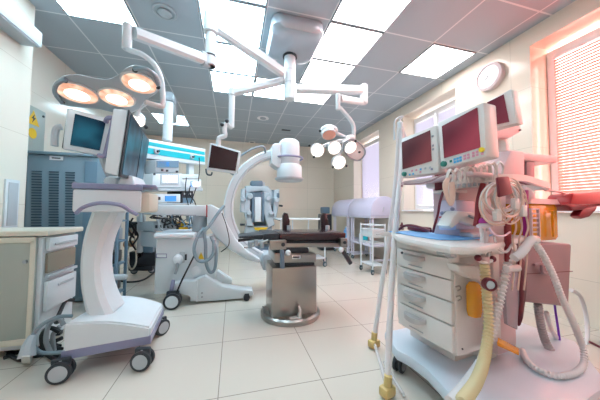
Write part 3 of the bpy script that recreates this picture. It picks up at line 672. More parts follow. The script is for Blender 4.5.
for (a, c_) in zip(crom([V((x, y, 0)) for x, y in outer[:-1]], 4), crom([V((x, y, 0)) for x, y in inner[:-1]], 4)):
    o_, i_ = at(a.x, a.y, Y=YA-.004), at(c_.x, c_.y, Y=YA-.004); u = o_.lerp(i_, .72); v_ = o_.lerp(i_, .80)
    rings.append([u, v_, v_+V((0, .006, 0)), u+V((0, .006, 0))])
B().loft(rings).build('arc_groove', 'lightgrey', t)
B().tube([at(233, 174.5, Y=2.9), at(229.5, 171, Y=2.84), at(231.5, 166, Y=2.82), at(238, 158, Y=2.82), at(251, 149.5, Y=2.82), at(261, 146.5, Y=2.84), at(264.5, 148, Y=2.86), at(265.5, 153, Y=2.9)], .013).build('grab_rail', 'hoseblue', t)
# detector head
cd = at(289, 165, Y=2.95); k_ = .0128
hz = lambda py: at(289, py, Y=2.95).z
prof = [(.118, hz(165.5)), (.128, hz(163)), (.128, hz(146)), (.12, hz(142.5)), (.095, hz(140.6)), (.05, hz(140))]
B().lathe((cd.x, cd.y, 0), (0, 0, 1), [(0.02, prof[0][1])]+prof+[(0, hz(139.8))], 32).build('drum', 'white', t)
B().lathe((cd.x+.005, cd.y, 0), (0, 0, 1), [(0, hz(178.5)), (.145, hz(178.5)), (.152, hz(177)), (.150, hz(167)), (.13, hz(164.8)), (0, hz(164.8))], 32).build('lower_drum', 'white', t)
B().lathe((cd.x+.005, cd.y, 0), (0, 0, 1), [(0, hz(181.5)), (.15, hz(181.3)), (.172, hz(179.5)), (.172, hz(178.3)), (.14, hz(177.8)), (0, hz(177.8))], 36).build('detector_plate', 'lightgrey', t)
B().prism([at(271.5, 163, Y=2.87), at(277.5, 167.5, Y=2.87), at(281, 167.5, Y=2.87), at(281, 143, Y=2.87), at(274.5, 143, Y=2.87), at(271.8, 146, Y=2.87)], (0, .2, 0), bev=.015).build('side_housing', 'white', t)
pts = []
for i in range(17):
    a = PI*1.03+PI*1.1*i/16; pts.append(V((cd.x+.165*math.cos(a), cd.y+.165*math.sin(a), hz(158.5))))
B().tube([at(272.5, 157.5, Y=2.9)]+pts, .012, k=1).build('drum_handle', 'purple', t)
# tube head at the lower end of the arc
c = at(272, 258, Y=2.97); B().box((c.x, c.y, c.z-.02), (.26, .3, .2), bev=.04).build('tube_head', 'lightgrey', t)
# hoses
t2 = t
B().tube([at(224, 206, Y=2.74), at(219, 212, Y=2.70), at(210, 225, Y=2.66), at(204.5, 232, Y=2.64), at(205.5, 244, Y=2.64), at(206, 262, Y=2.64), at(210, 272, Y=2.64), at(215, 268, Y=2.64), at(216, 250, Y=2.64), at(211, 236, Y=2.66)], .017).build('hose', 'hoseblue', t2)
B().tube([at(204, 228, Y=2.68), at(197, 238, Y=2.64), at(194, 250, Y=2.62), at(198, 260, Y=2.62), at(206, 261, Y=2.62), at(213, 254, Y=2.62), at(214, 240, Y=2.64)], .017).build('hose', 'hoseblue', t2)
B().tube([at(195, 254, Y=2.7), at(190, 264, Y=2.66), at(182, 280, Y=2.63), at(174, 297, Y=2.6), at(165, 303, Y=2.62)], .008).build('power_cable', 'cable', t2)
B().tube([at(222, 213, Y=2.76), at(227, 228, Y=2.74), at(229, 244, Y=2.74), at(221, 252, Y=2.74)], .005, n=6).build('thin_cable', 'cable', t2)

# ================================================================== SURGICAL ROBOT (back)
t = thing('surgical_robot', 'pale blue surgical robot with folded arms at the far wall', 'surgical robot', (.58, 5.35, 0))
rb_ = lambda px, py, e=0: at(px, py, Y=5.3+e)
def rslab(x0, y0, x1, y1, e, d, m, nm, bev=.03, sk=0):
    return B().slab([rb_(x0+sk, y1, e), rb_(x1+sk, y1, e), rb_(x1, y0, e), rb_(x0, y0, e)], (0, d, 0), bev=bev).build(nm, m, t)
rslab(253.5, 182, 265, 224, .1, .3, 'robot', 'column')
rslab(250.5, 180.5, 263, 187, .0, .3, 'robotdark', 'column_head')
B().prism([rb_(245, 186), rb_(252, 185), rb_(268, 186), rb_(274, 193), rb_(275, 206), rb_(270, 206), rb_(268, 195), rb_(262, 191), rb_(251, 192), rb_(246, 195)], (0, .25, 0), bev=.03).build('shoulder', 'robot', t)
for pp, nm in (([(241, 189), (245.5, 188), (245, 213), (240, 212)], 'arm'), ([(246, 192), (251, 193), (250, 210), (254, 226), (247, 226), (244, 212)], 'arm'), ([(264, 192), (269, 193), (272, 210), (275, 225), (268, 228), (264, 214)], 'arm'), ([(274, 190), (279.5, 189), (279, 204), (276.5, 218), (273, 218)], 'arm')):
    k = B().prism([rb_(x, y, -.12 if nm == 'arm' else 0) for x, y in pp], (0, .2, 0), bev=.03).build(nm, 'robot', t)
rslab(246, 190, 274, 226, .06, .06, 'robotdark', 'column_recess', .01)  # dark slab behind the arms, shade of the gaps put into its colour
for px, py, r in ((243, 199, .055), (250, 196, .06), (268.5, 198, .06), (277, 200, .055), (249, 213, .05), (271, 213, .05)):
    k = B().cyl(rb_(px, py, -.20), rb_(px, py, -.02), r, n=18, bev=.015).build('arm_elbow', 'robot', t)
rslab(254.5, 197, 261.5, 222, -.14, .12, 'white', 'instrument_drape', .02)
rslab(252, 192, 254.2, 222, -.15, .1, 'robotdark', 'instrument_rail', .01); rslab(262, 192, 264.2, 222, -.15, .1, 'robotdark', 'instrument_rail', .01)
rslab(241.5, 196, 244, 199, -.16, .05, 'robotdark', 'arm_joint', .01); rslab(277, 193, 279.5, 198, -.16, .05, 'robotdark', 'arm_joint', .01)
for a, c_ in (((279, 205.5), (282.5, 206)), ((275, 218.5), (280, 220)), ((240, 224.5), (245, 224.5))): B().cyl(rb_(*a, -.1), rb_(*c_, -.1), .022, n=10).build('clutch_knob', 'dark', t)
B().prism([rb_(246, 226, -.05), rb_(272, 226, -.05), rb_(275, 243, -.05), rb_(243, 243, -.05)], (0, .4, 0), bev=.04).build('lower_body', 'robot', t)
B().prism([rb_(254, 227.5, -.2), rb_(268, 227.5, -.2), rb_(266, 230, -.2), rb_(261, 231, -.2), rb_(255, 230, -.2)], (0, .1, 0), bev=.01).build('yellow_bumper', 'yellow', t)
g = rb_(240, 250); g2 = rb_(277, 250)
B().box(((g.x+g2.x)/2, 5.45, .12), (g2.x-g.x, .62, .11), bev=.03).build('base', 'robotdark', t)
for x, y in ((g.x+.08, 5.2), (g2.x-.08, 5.2), (g.x+.08, 5.7), (g2.x-.08, 5.7)): caster(t, (x, y, .05), .05, .2, twin=False, wm='grey', top=.1)

# ================================================================== OPERATING TABLE
t = thing('operating_table', 'operating table with dark padded top on stainless steel pedestal', 'operating table', (.53, 2.25, 0))
TY = 2.06; TD = .42
ot = lambda px, py, e=0: at(px, py, Y=TY+e)
zt = ot(310, 232).z; x0, x1 = ot(281, 236).x, ot(346, 236).x
B().slab([ot(279.5, 241), ot(346, 240), ot(346.3, 232.6), ot(280, 233)], (0, TD, 0), bev=.015).build('mattress', 'pad', t)
B().slab([ot(263, 240.5), ot(279, 241), ot(279, 233), ot(264, 233.5)], (0, TD, 0), bev=.012).build('head_section', 'dark', t)
B().slab([ot(268, 243.5, .02), ot(344, 243.5, .02), ot(344, 240.5, .02), ot(268, 241, .02)], (0, TD-.04, 0), bev=.004).build('table_frame', 'dark', t)
B().slab([ot(285, 247.5, -.03), ot(342, 247, -.03), ot(342, 243.4, -.03), ot(285, 243.4, -.03)], (0, .012, 0), bev=.002).build('side_rail', 'steel', t)
B().slab([ot(270, 250, -.05), ot(286.5, 249.5, -.05), ot(286.5, 240, -.05), ot(270, 240.5, -.05)], (0, .07, 0), bev=.006).build('rail_clamp', 'steel', t)
B().lathe(ot(283, 244.5, -.055), (0, -1, 0), [(.016, 0), (.016, .012), (.01, .018), (0, .018)], 12).build('clamp_knob', 'dark', t)
B().slab([ot(341, 247.5, -.05), ot(347.6, 247.5, -.05), ot(347.6, 238.5, -.05), ot(341, 238.5, -.05)], (0, .07, 0), bev=.006).build('rail_clamp', 'steel', t)
B().lathe(ot(344.5, 242.5, -.055), (0, -1, 0), [(.014, 0), (.014, .012), (0, .014)], 12).build('clamp_knob', 'dark', t)
B().lathe(ot(340.5, 249.5, -.03), (0, -1, 0), [(.02, 0), (.024, .015), (.015, .03), (0, .03)], 12).build('clamp_knob', 'white', t)
B().sweep([ot(342, 250), ot(346.5, 257), ot(350.5, 263.5)], (0, 1, 0), .035, .04, k=1).build('leg_strut', 'dark', t)
B().slab([ot(280.5, 269, -.06), ot(285, 269, -.06), ot(284.5, 250, -.06), ot(280.5, 250, -.06)], (0, .04, 0), bev=.01).build('hanging_handset', 'robotdark', t)
B().lathe(ot(287.5, 252.5, -.03), (0, -1, 0), [(.02, 0), (.025, .02), (.014, .035), (0, .035)], 12).build('clamp_knob', 'white', t)
# superstructure
B().slab([ot(277, 256, .04), ot(309, 253, .04), ot(309, 248, .04), ot(273, 248, .04)], (0, .34, 0), bev=.01).build('tilt_block', 'dark', t)
B().slab([ot(274.5, 263, .02), ot(316.3, 262.3, .02), ot(316.3, 253.5, .02), ot(274.5, 253.5, .02)], (0, .38, 0), bev=.006).build('upper_housing', 'steel', t)
B().slab([ot(291.5, 259, .018), ot(301, 258.8, .018), ot(301, 255, .018), ot(291.5, 255, .018)], (0, -.01, 0), bev=.003).build('control_plate', 'chrome', t)
B().slab([ot(293, 258, .006), ot(299.5, 258, .006), ot(299.5, 256.3, .006), ot(293, 256.3, .006)], (0, -.004, 0)).build('plate_window', 'dark', t)
B().slab([ot(277, 267.5, .04), ot(314.5, 267, .04), ot(314.5, 262.5, .04), ot(277, 262.5, .04)], (0, .34, 0), bev=.004).build('bellows', 'dark', t)
PX0, PX1 = ot(271.8, 290).x, ot(317.3, 290).x; zp = ot(295, 267).z
B().box(((PX0+PX1)/2, TY+.19, (zp+.04)/2), (PX1-PX0, .36, zp-.04), bev=.012).build('pedestal', 'steel', t)
B().lathe(((PX0+PX1)/2, TY+.17, 0), (0, 0, 1), [(.262, .002), (.265, .01), (.265, .038), (.25, .05), (0, .052)], 48).build('base_plate', 'steel', t)
for a in range(12):
    a_ = a*PI/6+.2; B().cyl(((PX0+PX1)/2-.01+.24*math.cos(a_), TY+.17+.24*math.sin(a_), .05), ((PX0+PX1)/2-.01+.24*math.cos(a_), TY+.17+.24*math.sin(a_), .058), .009, n=8).build('bolt', 'chrome', t)
# left end accessories
B().sweep([ot(268, 236, .1), ot(250, 239, .1), ot(238, 240.5, .1)], (0, 1, 0), .02, .05, k=2).build('head_bracket', 'dark', t)
B().sweep([ot(268, 240, .0), ot(252, 246, .0), ot(244, 247, .0)], (0, 1, 0), .016, .05, k=2).build('head_bracket', 'steel', t)
B().slab([ot(238, 238, .02), ot(262, 240, .02), ot(266, 234, .02), ot(240, 236, .02)], (0, .25, 0), bev=.01).build('head_rest', 'dark', t)
for px, py in ((256, 243), (262, 245), (250, 245)): B().cyl(ot(px, py-3, -.02), ot(px, py+3, -.02), .018, n=12).build('bracket_knob', 'grey', t)
# dark padded side supports on the far rail
for px in (286.5, 325):
    B().prism([at(px-3.5, 231, Y=2.5), at(px-3.8, 216, Y=2.5), at(px-2, 212.6, Y=2.5), at(px+1.5, 213.5, Y=2.5), at(px+3.6, 221, Y=2.5), at(px+3.2, 231, Y=2.5)], (0, .05, 0), bev=.012).build('side_support', 'pad', t)
    B().cyl(at(px+2.5, 231, Y=2.47), at(px+2.5, 225.5, Y=2.47), .022, n=12).build('support_clamp', 'lightgrey', t)
# foot pedal
t = thing('foot_switch', 'small white lever shoe standing on the steel table base', 'foot switch', ot(297, 318, -.07))
B().prism([ot(289, 321, -.06), ot(302, 321, -.06), ot(302.5, 318, -.06), ot(297, 318, -.06), ot(289, 320, -.06)], (0, .05, 0), bev=.004).build('sole', 'warmwhite', t)
B().prism([ot(297, 319, -.05), ot(302, 319.5, -.05), ot(301.5, 310, -.05), ot(300, 306.5, -.05), ot(298.5, 307, -.05), ot(299.5, 312, -.05)], (0, .03, 0), bev=.004).build('lever', 'warmwhite', t)
# low rolling stool-like frame behind the table
t = thing('instrument_trolley', 'thin white instrument trolley behind the operating table', 'trolley', (1.35, 4.0, 0))
tv = lambda px, py, e=0: at(px, py, Y=3.9+e)
B().slab([tv(278, 220), tv(328, 220), tv(328, 218.6), tv(278, 218.6)], (0, .45, 0), bev=.004).build('tray', 'white', t)
for px in (281, 292.5, 308.5, 325):
    a = tv(px, 219.5, .05); B().cyl(a, (a.x, a.y, .07), .011, n=8).build('post', 'white', t)
for px in (281, 325):
    for e in (.05, .4):
        a = tv(px, 220, e); caster(t, (a.x, a.y, .04), .04, .3, twin=False, wm='grey', top=.09)
a, c_ = tv(281, 220, .05), tv(325, 220, .05)
B().box(((a.x+c_.x)/2, a.y+.15, .14), (c_.x-a.x, .35, .02), bev=.004).build('lower_shelf', 'white', t)

# ================================================================== CEILING PENDANT, SURGICAL LIGHTS
CXc, CYc = at(291.5, 80, Y=2.6).x, 2.6
t = thing('ceiling_mount', 'big silver grey ceiling housing with white centre column', 'ceiling mount', (CXc, CYc, H))
zb = at(284, 58, Y=2.3).z
def rr(w_, d_, cx, cy, z, r=.12, n=6):
    o = []
    for sx, sy, a0 in ((1, 1, 0), (-1, 1, 1), (-1, -1, 2), (1, -1, 3)):
        for i in range(n+1):
            a = (a0+i/n)*PI/2; o.append(V((cx+sx*(w_/2-r)+r*math.cos(a), cy+sy*(d_/2-r)+r*math.sin(a), z)))
    return o
cx, cy = .575, 2.47
B().loft([rr(.50, .56, cx, cy, H-.001, .08), rr(.52, .58, cx, cy, H-.03, .10), rr(.52, .58, cx, cy, H-.09, .11), rr(.47, .53, cx, cy, H-.125, .11), rr(.38, .44, cx, cy, H-.135, .11)]).build('housing', 'silver', t)
zc0 = at(277, 99, Y=CYc).z
B().cyl((CXc-.02, CYc, zc0+.01), (CXc-.02, CYc, H-.12), .062, n=28, bev=.004).build('column', 'arm', t)
B().cyl((CXc-.02, CYc, H-.150), (CXc-.02, CYc, H-.134), .078, n=28).build('collar', 'dark', t)
zz = at(290, 76, Y=CYc).z
for z in (zz-.09, zz+.05): B().cyl((CXc-.02, CYc, z), (CXc-.02, CYc, z+.006), .0635, n=28).build('joint_ring', 'lightgrey', t)
CC = V((CXc-.02, CYc, 0))
def beam(a, b_, w_, h_, h2=None):
    a, b_ = V(a), V(b_); T = (b_-a); s = T.cross(V((0, 0, 1))).normalized(); n = s.cross(T.normalized()); h2 = h2 or h_
    def ring(c, w, h): 
        e = .25*min(w, h); return [c+s*x+n*y for x, y in ((w/2-e, h/2), (w/2, h/2-e), (w/2, -h/2+e), (w/2-e, -h/2), (-w/2+e, -h/2), (-w/2, -h/2+e), (-w/2, h/2-e), (-w/2+e, h/2))]
    return B().loft([ring(a, w_, h_), ring(b_, w_, h2)])

# near surgical light
t = thing('surgical_light', 'near surgical light on long white arm, three large glowing lamps, above the monitor cart', 'surgical light', (-.27, 2.2, 2.6))
a = at(283, 73, Y=2.55); k1 = at(213, 24, Y=2.25)
k1 = V((k1.x, k1.y, k1.z)); 
beam(a, k1, .085, .10, .115).build('long_arm', 'arm', t)
kt, kb = at(209.5, 13, Y=2.25), at(210.5, 67, Y=2.25)
B().cyl((k1.x-.015, k1.y, at(210, 34, Y=2.25).z), (k1.x-.015, k1.y, kt.z), .062, n=24, bev=.01).build('knuckle', 'arm', t)
B().cyl((k1.x-.015, k1.y, kb.z), (k1.x-.015, k1.y, at(210, 34, Y=2.25).z), .044, n=24, bev=.004).build('drop_tube', 'arm', t)
B().cyl((k1.x-.015, k1.y, kb.z), (k1.x-.015, k1.y, kb.z+.09), .05, n=24, bev=.01).build('lower_knuckle', 'arm', t)
B().cyl((k1.x-.015, k1.y, kb.z+.09), (k1.x-.015, k1.y, kb.z+.098), .051, n=24).build('joint_ring', 'dark', t)
s0 = V((k1.x-.03, k1.y, kb.z+.05)); s1 = at(134, 33, Y=1.82)
beam(s0, s0.lerp(s1, .12), .06, .12, .12).build('spring_arm_joint', 'lightgrey', t)
beam(s0.lerp(s1, .08), s1, .07, .085, .075).build('spring_arm', 'arm', t)
B().cyl(at(127.5, 24, Y=1.8), at(126.8, 50, Y=1.8), .028, n=20, bev=.006).build('end_knuckle', 'arm', t)
B().tube([at(127.5, 47, Y=1.8), at(130, 50.5, Y=1.8), at(141, 54, Y=1.79), at(152, 62, Y=1.78), at(158.5, 72, Y=1.77), at(161.8, 84, Y=1.76), at(162.8, 104, Y=1.75), at(159, 106, Y=1.74), at(145, 102, Y=1.70)], .017, n=12).build('yoke', 'arm', t)
hc = at(110, 92, Y=1.68); hn = V((.05, -.20, -.98)).normalized()
hp = lambda px, py, e=0: hit(px, py, hc+hn*e, hn)
out = [(54, 97), (52.5, 88), (57, 80), (66, 75), (78, 74.5), (95, 78), (108, 79), (118, 75), (127, 67.5), (136, 65), (147, 67.5), (157, 74), (161, 83), (158, 92), (148, 99), (140, 108), (128, 113.5), (112, 112), (98, 109), (80, 107.5), (64, 105)]
oc = crom([V((x, y, 0)) for x, y in out+[out[0]]], 4)[:-1]
ctr = sum(oc, V((0, 0, 0)))/len(oc)
def ring(s, e): return [hp(ctr.x+(p.x-ctr.x)*s, ctr.y+(p.y-ctr.y)*s, e) for p in oc]
head = B().loft([ring(.97, .0), ring(1.0, -.012), ring(1.0, -.05), ring(.93, -.085), ring(.75, -.10)]).build('head_shell', 'lightgrey', t)
def lampdisc(parent, c, n, r, glass='lamp', core='lampcore', shell=None, depth=.05):
    c = V(c); n = V(n).normalized()
    k = B().lathe(c-n*depth, n, [(0, 0), (r*.8, 0), (r*1.08, depth*.5), (r*1.1, depth), (r*1.0, depth+.004), (r*.98, depth)], 36).build('lamp_shade', shell or 'arm', parent)
    B().lathe(c, n, [(r*.99, 0), (r*.97, .006), (r*.72, .012), (0, .014)][::-1], 36).build('lamp_glass', glass, k)
    if core: B().lathe(c, n, [(0, .0165), (r*.45, .0155), (r*.62, .0125), (r*.62, .008), (0, .008)], 30).build('lamp_core', core, k)
    return k
for px, py, hw in ((77.5, 93.5, 17.5), (117, 98, 15.5), (139.5, 83.5, 16)):
    c = hp(px, py, .004); lampdisc(t, c, hn, hw*(c-CAM).dot(_f)/F_PX*.93, depth=.03)
lampdisc(t, hp(136, 121, -.02), (.15, -.5, -.85), .055, depth=.06, core=None, glass='lampcore')
for px, py in ((65, 80.5), (62, 102), (135, 70), (158, 87), (146, 127)):
    B().ell(hp(px, py, .0), (.014, .014, .014), n=10).build('grip_stud', 'dark', t)
B().tube([hp(66, 79, .01), hp(57, 84, .012), hp(55, 93, .012), hp(62, 103, .01)], .011).build('head_handle', 'hoseblue', t)
B().tube([hp(158, 85, .01), hp(154, 75, .012), hp(146, 69, .012), hp(134, 69, .01)], .010).build('head_handle', 'hoseblue', t)
B().tube([hp(145, 102, -.03), hp(138, 108, -.04), hp(136, 116, -.05)], .022, n=10).build('lamp_neck', 'arm', t)

# far surgical light
t = thing('surgical_light', 'far surgical light with five round lamps, right of the detector drum', 'surgical light', (1.3, 2.45, 2.3))
a = CC+V((0, 0, at(295, 89, Y=CYc).z)); k2 = at(364, 90.5, Y=2.50)
beam(V((a.x+.07, a.y, at(298, 89, Y=CYc).z)), k2, .08, .095, .095).build('long_arm', 'arm', t)
B().cyl((k2.x, k2.y, at(363, 104, Y=2.5).z), (k2.x, k2.y, at(363, 84.5, Y=2.5).z), .042, n=20, bev=.01).build('knuckle', 'arm', t)
s0 = V((k2.x-.02, k2.y, at(361, 102, Y=2.5).z)); s1 = at(340, 98.5, Y=2.2)
beam(s0, s1, .055, .07, .065).build('spring_arm', 'arm', t)
B().cyl(at(338, 94, Y=2.18), at(338, 110, Y=2.18), .022, n=16, bev=.004).build('end_knuckle', 'arm', t)
B().tube([at(338.5, 107, Y=2.18), at(342, 110, Y=2.18), at(353, 124, Y=2.18), at(353.5, 138, Y=2.18)], .019, n=10, k=3).build('yoke', 'arm', t)
hub = at(350, 139, Y=2.16)
B().ell(hub, (.05, .05, .04)).build('hub', 'arm', t)
lamps = [(317.5, 150.5, 7.5, 6.5, (-.12, -.9, -.42), 1), (334.5, 148, 7.6, 6.3, (0, -.85, -.5), 1), (339, 162.5, 7.8, 6.8, (0, -.9, -.45), 1), (350.5, 147.5, 7.2, 6.0, (.1, -.8, -.55), 1), (329, 135, 7.8, 4.4, (-.05, -.45, -.9), 0)]
for px, py, rx, ry, n_, on in lamps:
    c = at(px, py, Y=2.08); r = rx*(c-CAM).dot(_f)/F_PX
    k = lampdisc(t, c, n_, r*.86, glass='lampcore' if on else 'lampoff', core=None, depth=.05 if px != 350.5 else .035)
    back = c-V(n_).normalized()*.05
    B().tube([back, back.lerp(hub, .5)+V((0, .03, .02)), hub], .016, n=8, k=4).build('lamp_arm', 'arm', t)
c = at(329, 131, Y=2.12); B().ell(c, (.085, .08, .055)).build('lamp_hood', 'arm', t)
# elongated housing at the right lamp
q = [(344, 143), (351, 139), (358, 142), (364, 148), (365, 154), (360, 160), (354, 160), (347, 155), (343.5, 149)]
pc = at(354, 150, Y=2.115); pn = V((.1, -.8, -.55)).normalized()
B().prism([hit(x, y, pc, pn) for x, y in q], -pn*.05, bev=.006).build('lamp_housing', 'frame', t)
B().tube([hit(x, y, pc+pn*.004, pn) for x, y in q], .007, n=8, k=3, closed=True).build('lamp_rim', 'grey', t)
for px, py in ((309.5, 145.5), (314, 157), (320, 131), (334, 129.5), (333, 167), (346.5, 166), (355.5, 141), (359.5, 152)):
    B().ell(at(px, py, Y=2.05), (.012, .012, .012), n=8).build('grip_stud', 'dark', t)

# hanging monitor
t = thing('hanging_monitor', 'black flat monitor hanging on a white ceiling arm left of the curved arm', 'monitor', (-.2, 2.6, 2.0))
a = V((CC.x-.07, CC.y+.02, at(285, 80, Y=CYc).z)); c_ = at(232, 93, Y=2.62)
beam(a, c_, .07, .075, .07).build('long_arm', 'arm', t)
zl = at(232, 128, Y=2.62).z
B().cyl((c_.x, c_.y, zl), (c_.x, c_.y, c_.z+.02), .03, n=18, bev=.004).build('drop_tube', 'arm', t)
B().cyl((c_.x, c_.y, c_.z-.03), (c_.x, c_.y, c_.z+.045), .038, n=18, bev=.006).build('knuckle', 'arm', t)
B().tube([at(232, 128, Y=2.62), at(226, 124, Y=2.6), at(224.5, 130, Y=2.6), at(225, 136, Y=2.6), at(219, 138, Y=2.6), at(218.5, 147, Y=2.6)], .024, n=10, k=3).build('bracket', 'arm', t)
for px, py in ((227, 121), (222, 124.5)): B().ell(at(px, py, Y=2.57), (.02, .02, .02), n=10).build('clamp_knob', 'dark', t)
hm = lambda px, py, e=0: at(px, py, Y=2.58-e)
B().slab([hm(206.5, 169.5), hm(237, 173.5), hm(240.3, 151), hm(210, 142.5)], (.01, .06, 0), bev=.01).build('housing', 'white', t)
B().slab([hm(208.5, 167.5, .002), hm(235.5, 171, .002), hm(238.5, 152.5, .002), hm(211.5, 144.8, .002)], (0, -.004, 0)).build('screen', 'screenbrown', t)
B().tube([hm(206, 169, .0), hm(207, 174, .03), hm(211, 175, .03), hm(212, 172.5, .01)], .008, n=6).build('cable_loop', 'dark', t)

# ================================================================== RIGHT REAR
# long lilac covers on racks
def cover_table(label, x0, x1, ya, yb, zb, zt, first):
    t = thing('covered_instrument_table', label, 'covered table', ((x0+x1)/2, (ya+yb)/2, 0), group='long covered instrument tables')
    pr = []
    for i in range(15):
        a = PI*i/14; pr.append(((x0+x1)/2-(x1-x0)/2*math.cos(a)*(1 if abs(math.cos(a)) < .99 else 1), zb+.05+(zt-zb-.05)*math.sin(a)**.8 if 0 < i < 14 else zb+.05))
    pr = [(x0, zb)]+pr+[(x1, zb)]
    b = B().prism([V((x, ya, z)) for x, z in pr], (0, yb-ya, 0), bev=.02); b.build('dome_cover', 'lilac', t)
    for f in (.3,): B().box((x0+.055, lerp(ya, yb, .45), zb+.17), (.03, .22, .02), ry=-.3, bev=.006).build('cover_handle', 'chrome', t)
    B().tube([V((x0+.22, ya-.012, zb+.08)), V((x1-.30, ya-.012, zb+.16))], .006, n=6).build('hinge_bar', 'lightgrey', t)
    B().box(((x0+x1)/2, (ya+yb)/2, zb-.015), (x1-x0-.02, yb-ya-.02, .03), bev=.006).build('table_frame', 'lilacframe', t)
    for x in (x0+.06, x1-.06):
        for y in (ya+.08, yb-.08):
            for dy in (-.04, .04): B().cyl((x, y+dy, .07), (x, y+dy, zb-.02), .014, n=8).build('leg', 'lilacframe', t)
            caster(t, (x, y, .035), .033, .2, twin=False, wm='grey', top=.085)
    for y in (ya+.08, yb-.08): B().box(((x0+x1)/2, y, .09), (x1-x0-.08, .05, .03), bev=.006).build('foot_bar', 'lilacframe', t)
    B().box(((x0+x1)/2, (ya+yb)/2, .33), (x1-x0-.1, yb-ya-.12, .03), bev=.006).build('lower_shelf', 'lilacframe', t)
    return t
cover_table('near lilac dome-covered instrument table under the far window', 2.22, 2.76, 3.72, 4.58, .84, 1.19, 1)
cover_table('far lilac dome-covered instrument table, beyond the near one', 2.22, 2.76, 4.62, 5.46, .84, 1.19, 0)
for px, py, c_, lab in ((335, 235, 'bluemat', 'blue bottle'), (339, 236, 'teal', 'teal bottle'), (357, 238, 'teal', 'green bottle')): pass
x = 2.42
for y, m_, r, h, lab in ((5.1, 'bluemat', .045, .22, 'light blue bottle on the lower shelf of the far covered table'), (4.25, 'teal', .045, .16, 'teal bottle on the lower shelf of the near covered table'), (4.40, 'white', .05, .2, 'white bottle behind the teal one on the lower shelf')):
    t = thing('bottle', lab, 'bottle', (x, y, .345)); B().lathe((x, y, .346), (0, 0, 1), [(0, 0), (r, 0), (r, h*.7), (r*.4, h*.85), (r*.4, h)], 16).build('body', m_, t); B().cyl((x, y, .346+h), (x, y, .346+h+.03), r*.45, n=12).build('cap', 'white', t)
# armchair/monitor left of covers
t = thing('equipment_tower', 'dark equipment tower with blue top beside the far covered table', 'equipment', at(327, 250, Z=0))
ye = 5.6; eq = lambda px, py: at(px, py, Y=ye)
B().slab([eq(322, 232), eq(332, 232), eq(332, 214), eq(322, 214)], (0, .3, 0), bev=.02).build('body', 'dark', t)
B().slab([eq(323, 213.6), eq(330, 213.6), eq(330, 207), eq(323, 207)], (0, .2, 0), bev=.02).build('top_unit', 'robotdark', t)
B().slab([eq(324, 243), eq(331, 243), eq(331, 232), eq(324, 232)], (0, .2, 0), bev=.01).build('stand', 'dark', t)
a, c_ = eq(321, 243), eq(334, 243); B().box(((a.x+c_.x)/2, ye+.12, .03), (c_.x-a.x, .34, .055), bev=.01).build('base', 'dark', t)
t.location = ((a.x+c_.x)/2, ye+.12, 0); 
for ch in t.children:
    ch.data.transform(Matrix.Translation(V(at(327, 250, Z=0))-V(t.location)))

# white rolling trolley
t = thing('white_trolley', 'slim white rolling trolley with one drawer beside the tube stand', 'trolley', (1.75, 3.2, 0))
A = at(375, 275, Z=0); ty = A.y; x0 = at(372.5, 250, Y=ty).x; x1 = at(385, 250, Y=ty).x; td = .34
for x in (x0, x1):
    for y in (ty, ty+td): B().cyl((x, y, .08), (x, y, at(373, 224, Y=ty).z), .012, n=8).build('post', 'white', t)
for z in (at(373, 225.5, Y=ty).z, at(373, 230, Y=ty).z): 
    r_ = B()
    for y in (ty, ty+td): r_.cyl((x0, y, z), (x1, y, z), .009, n=8)
    for x in (x0, x1): r_.cyl((x, ty, z), (x, ty+td, z), .009, n=8)
    r_.build('rail', 'white', t)
zd = at(373, 234.5, Y=ty).z
k = B().box(((x0+x1)/2, ty+td/2, zd), (x1-x0-.02, td-.01, .10), bev=.006).build('drawer', 'white', t)
B().tube([V(((x0+x1)/2-.04, ty-.0, zd)), V(((x0+x1)/2-.04, ty-.02, zd)), V(((x0+x1)/2+.04, ty-.02, zd)), V(((x0+x1)/2+.04, ty, zd))], .005, n=6, k=1).build('handle', 'grey', k)
B().box(((x0+x1)/2, ty+td/2, at(373, 243.5, Y=ty).z), (x1-x0, td, .012)).build('shelf', 'white', t)
B().box(((x0+x1)/2, ty+td/2, .13), (x1-x0, td, .02), bev=.004).build('shelf', 'white', t)
for x in (x0, x1):
    for y in (ty, ty+td): caster(t, (x, y, .035), .034, .3, twin=False, wm='grey', top=.09)

# tube stand with yellow feet
t = thing('tube_stand', 'tall stand of white tubes with hook on top and yellow rubber feet', 'stand', at(380, 365, Z=0))
f1, f2 = at(374, 345, Z=.02), at(387.5, 393, Z=.02)
tp = at(400, 122, Y=1.42)
q1 = [f1+V((0, 0, .03)), at(381, 290, Y=1.545), at(390, 230, Y=1.50), at(396, 180, Y=1.46), at(399.5, 128, Y=1.42)]
q2 = [f2+V((0, 0, .03)), at(389.5, 330, Y=1.20), at(392.5, 270, Y=1.27), at(397, 210, Y=1.33), at(402, 160, Y=1.38), at(401.5, 128, Y=1.415)]
B().tube(q1, .016, n=12).build('tube_leg', 'hosewhite', t)
B().tube(q2, .0165, n=12).build('tube_leg', 'hosewhite', t)
B().tube([at(401.5, 128, Y=1.42), at(406, 140, Y=1.40), at(409, 152, Y=1.40)], .012, n=8).build('side_tube', 'hosewhite', t)
B().tube([f1+V((0, 0, .02)), at(381, 365, Z=.022), at(385, 380, Z=.022), f2+V((0, 0, .02))], .010, n=10).build('floor_tube', 'clear', t)
B().tube([at(384, 362, Z=.016), at(394, 379, Z=.016), at(404, 395, Z=.016)], .008, n=10).build('floor_tube', 'clear', t)
B().cyl(tp+V((0, 0, .0)), tp+V((0, 0, -.05)), .018, n=12, bev=.004).build('top_joint', 'white', t)
B().tube([tp, tp+V((0, 0, .02)), at(403, 116.5, Y=1.42), at(398, 118, Y=1.42), at(394.5, 123, Y=1.42), at(394.5, 140, Y=1.42)], .006, n=8).build('hook', 'white', t)
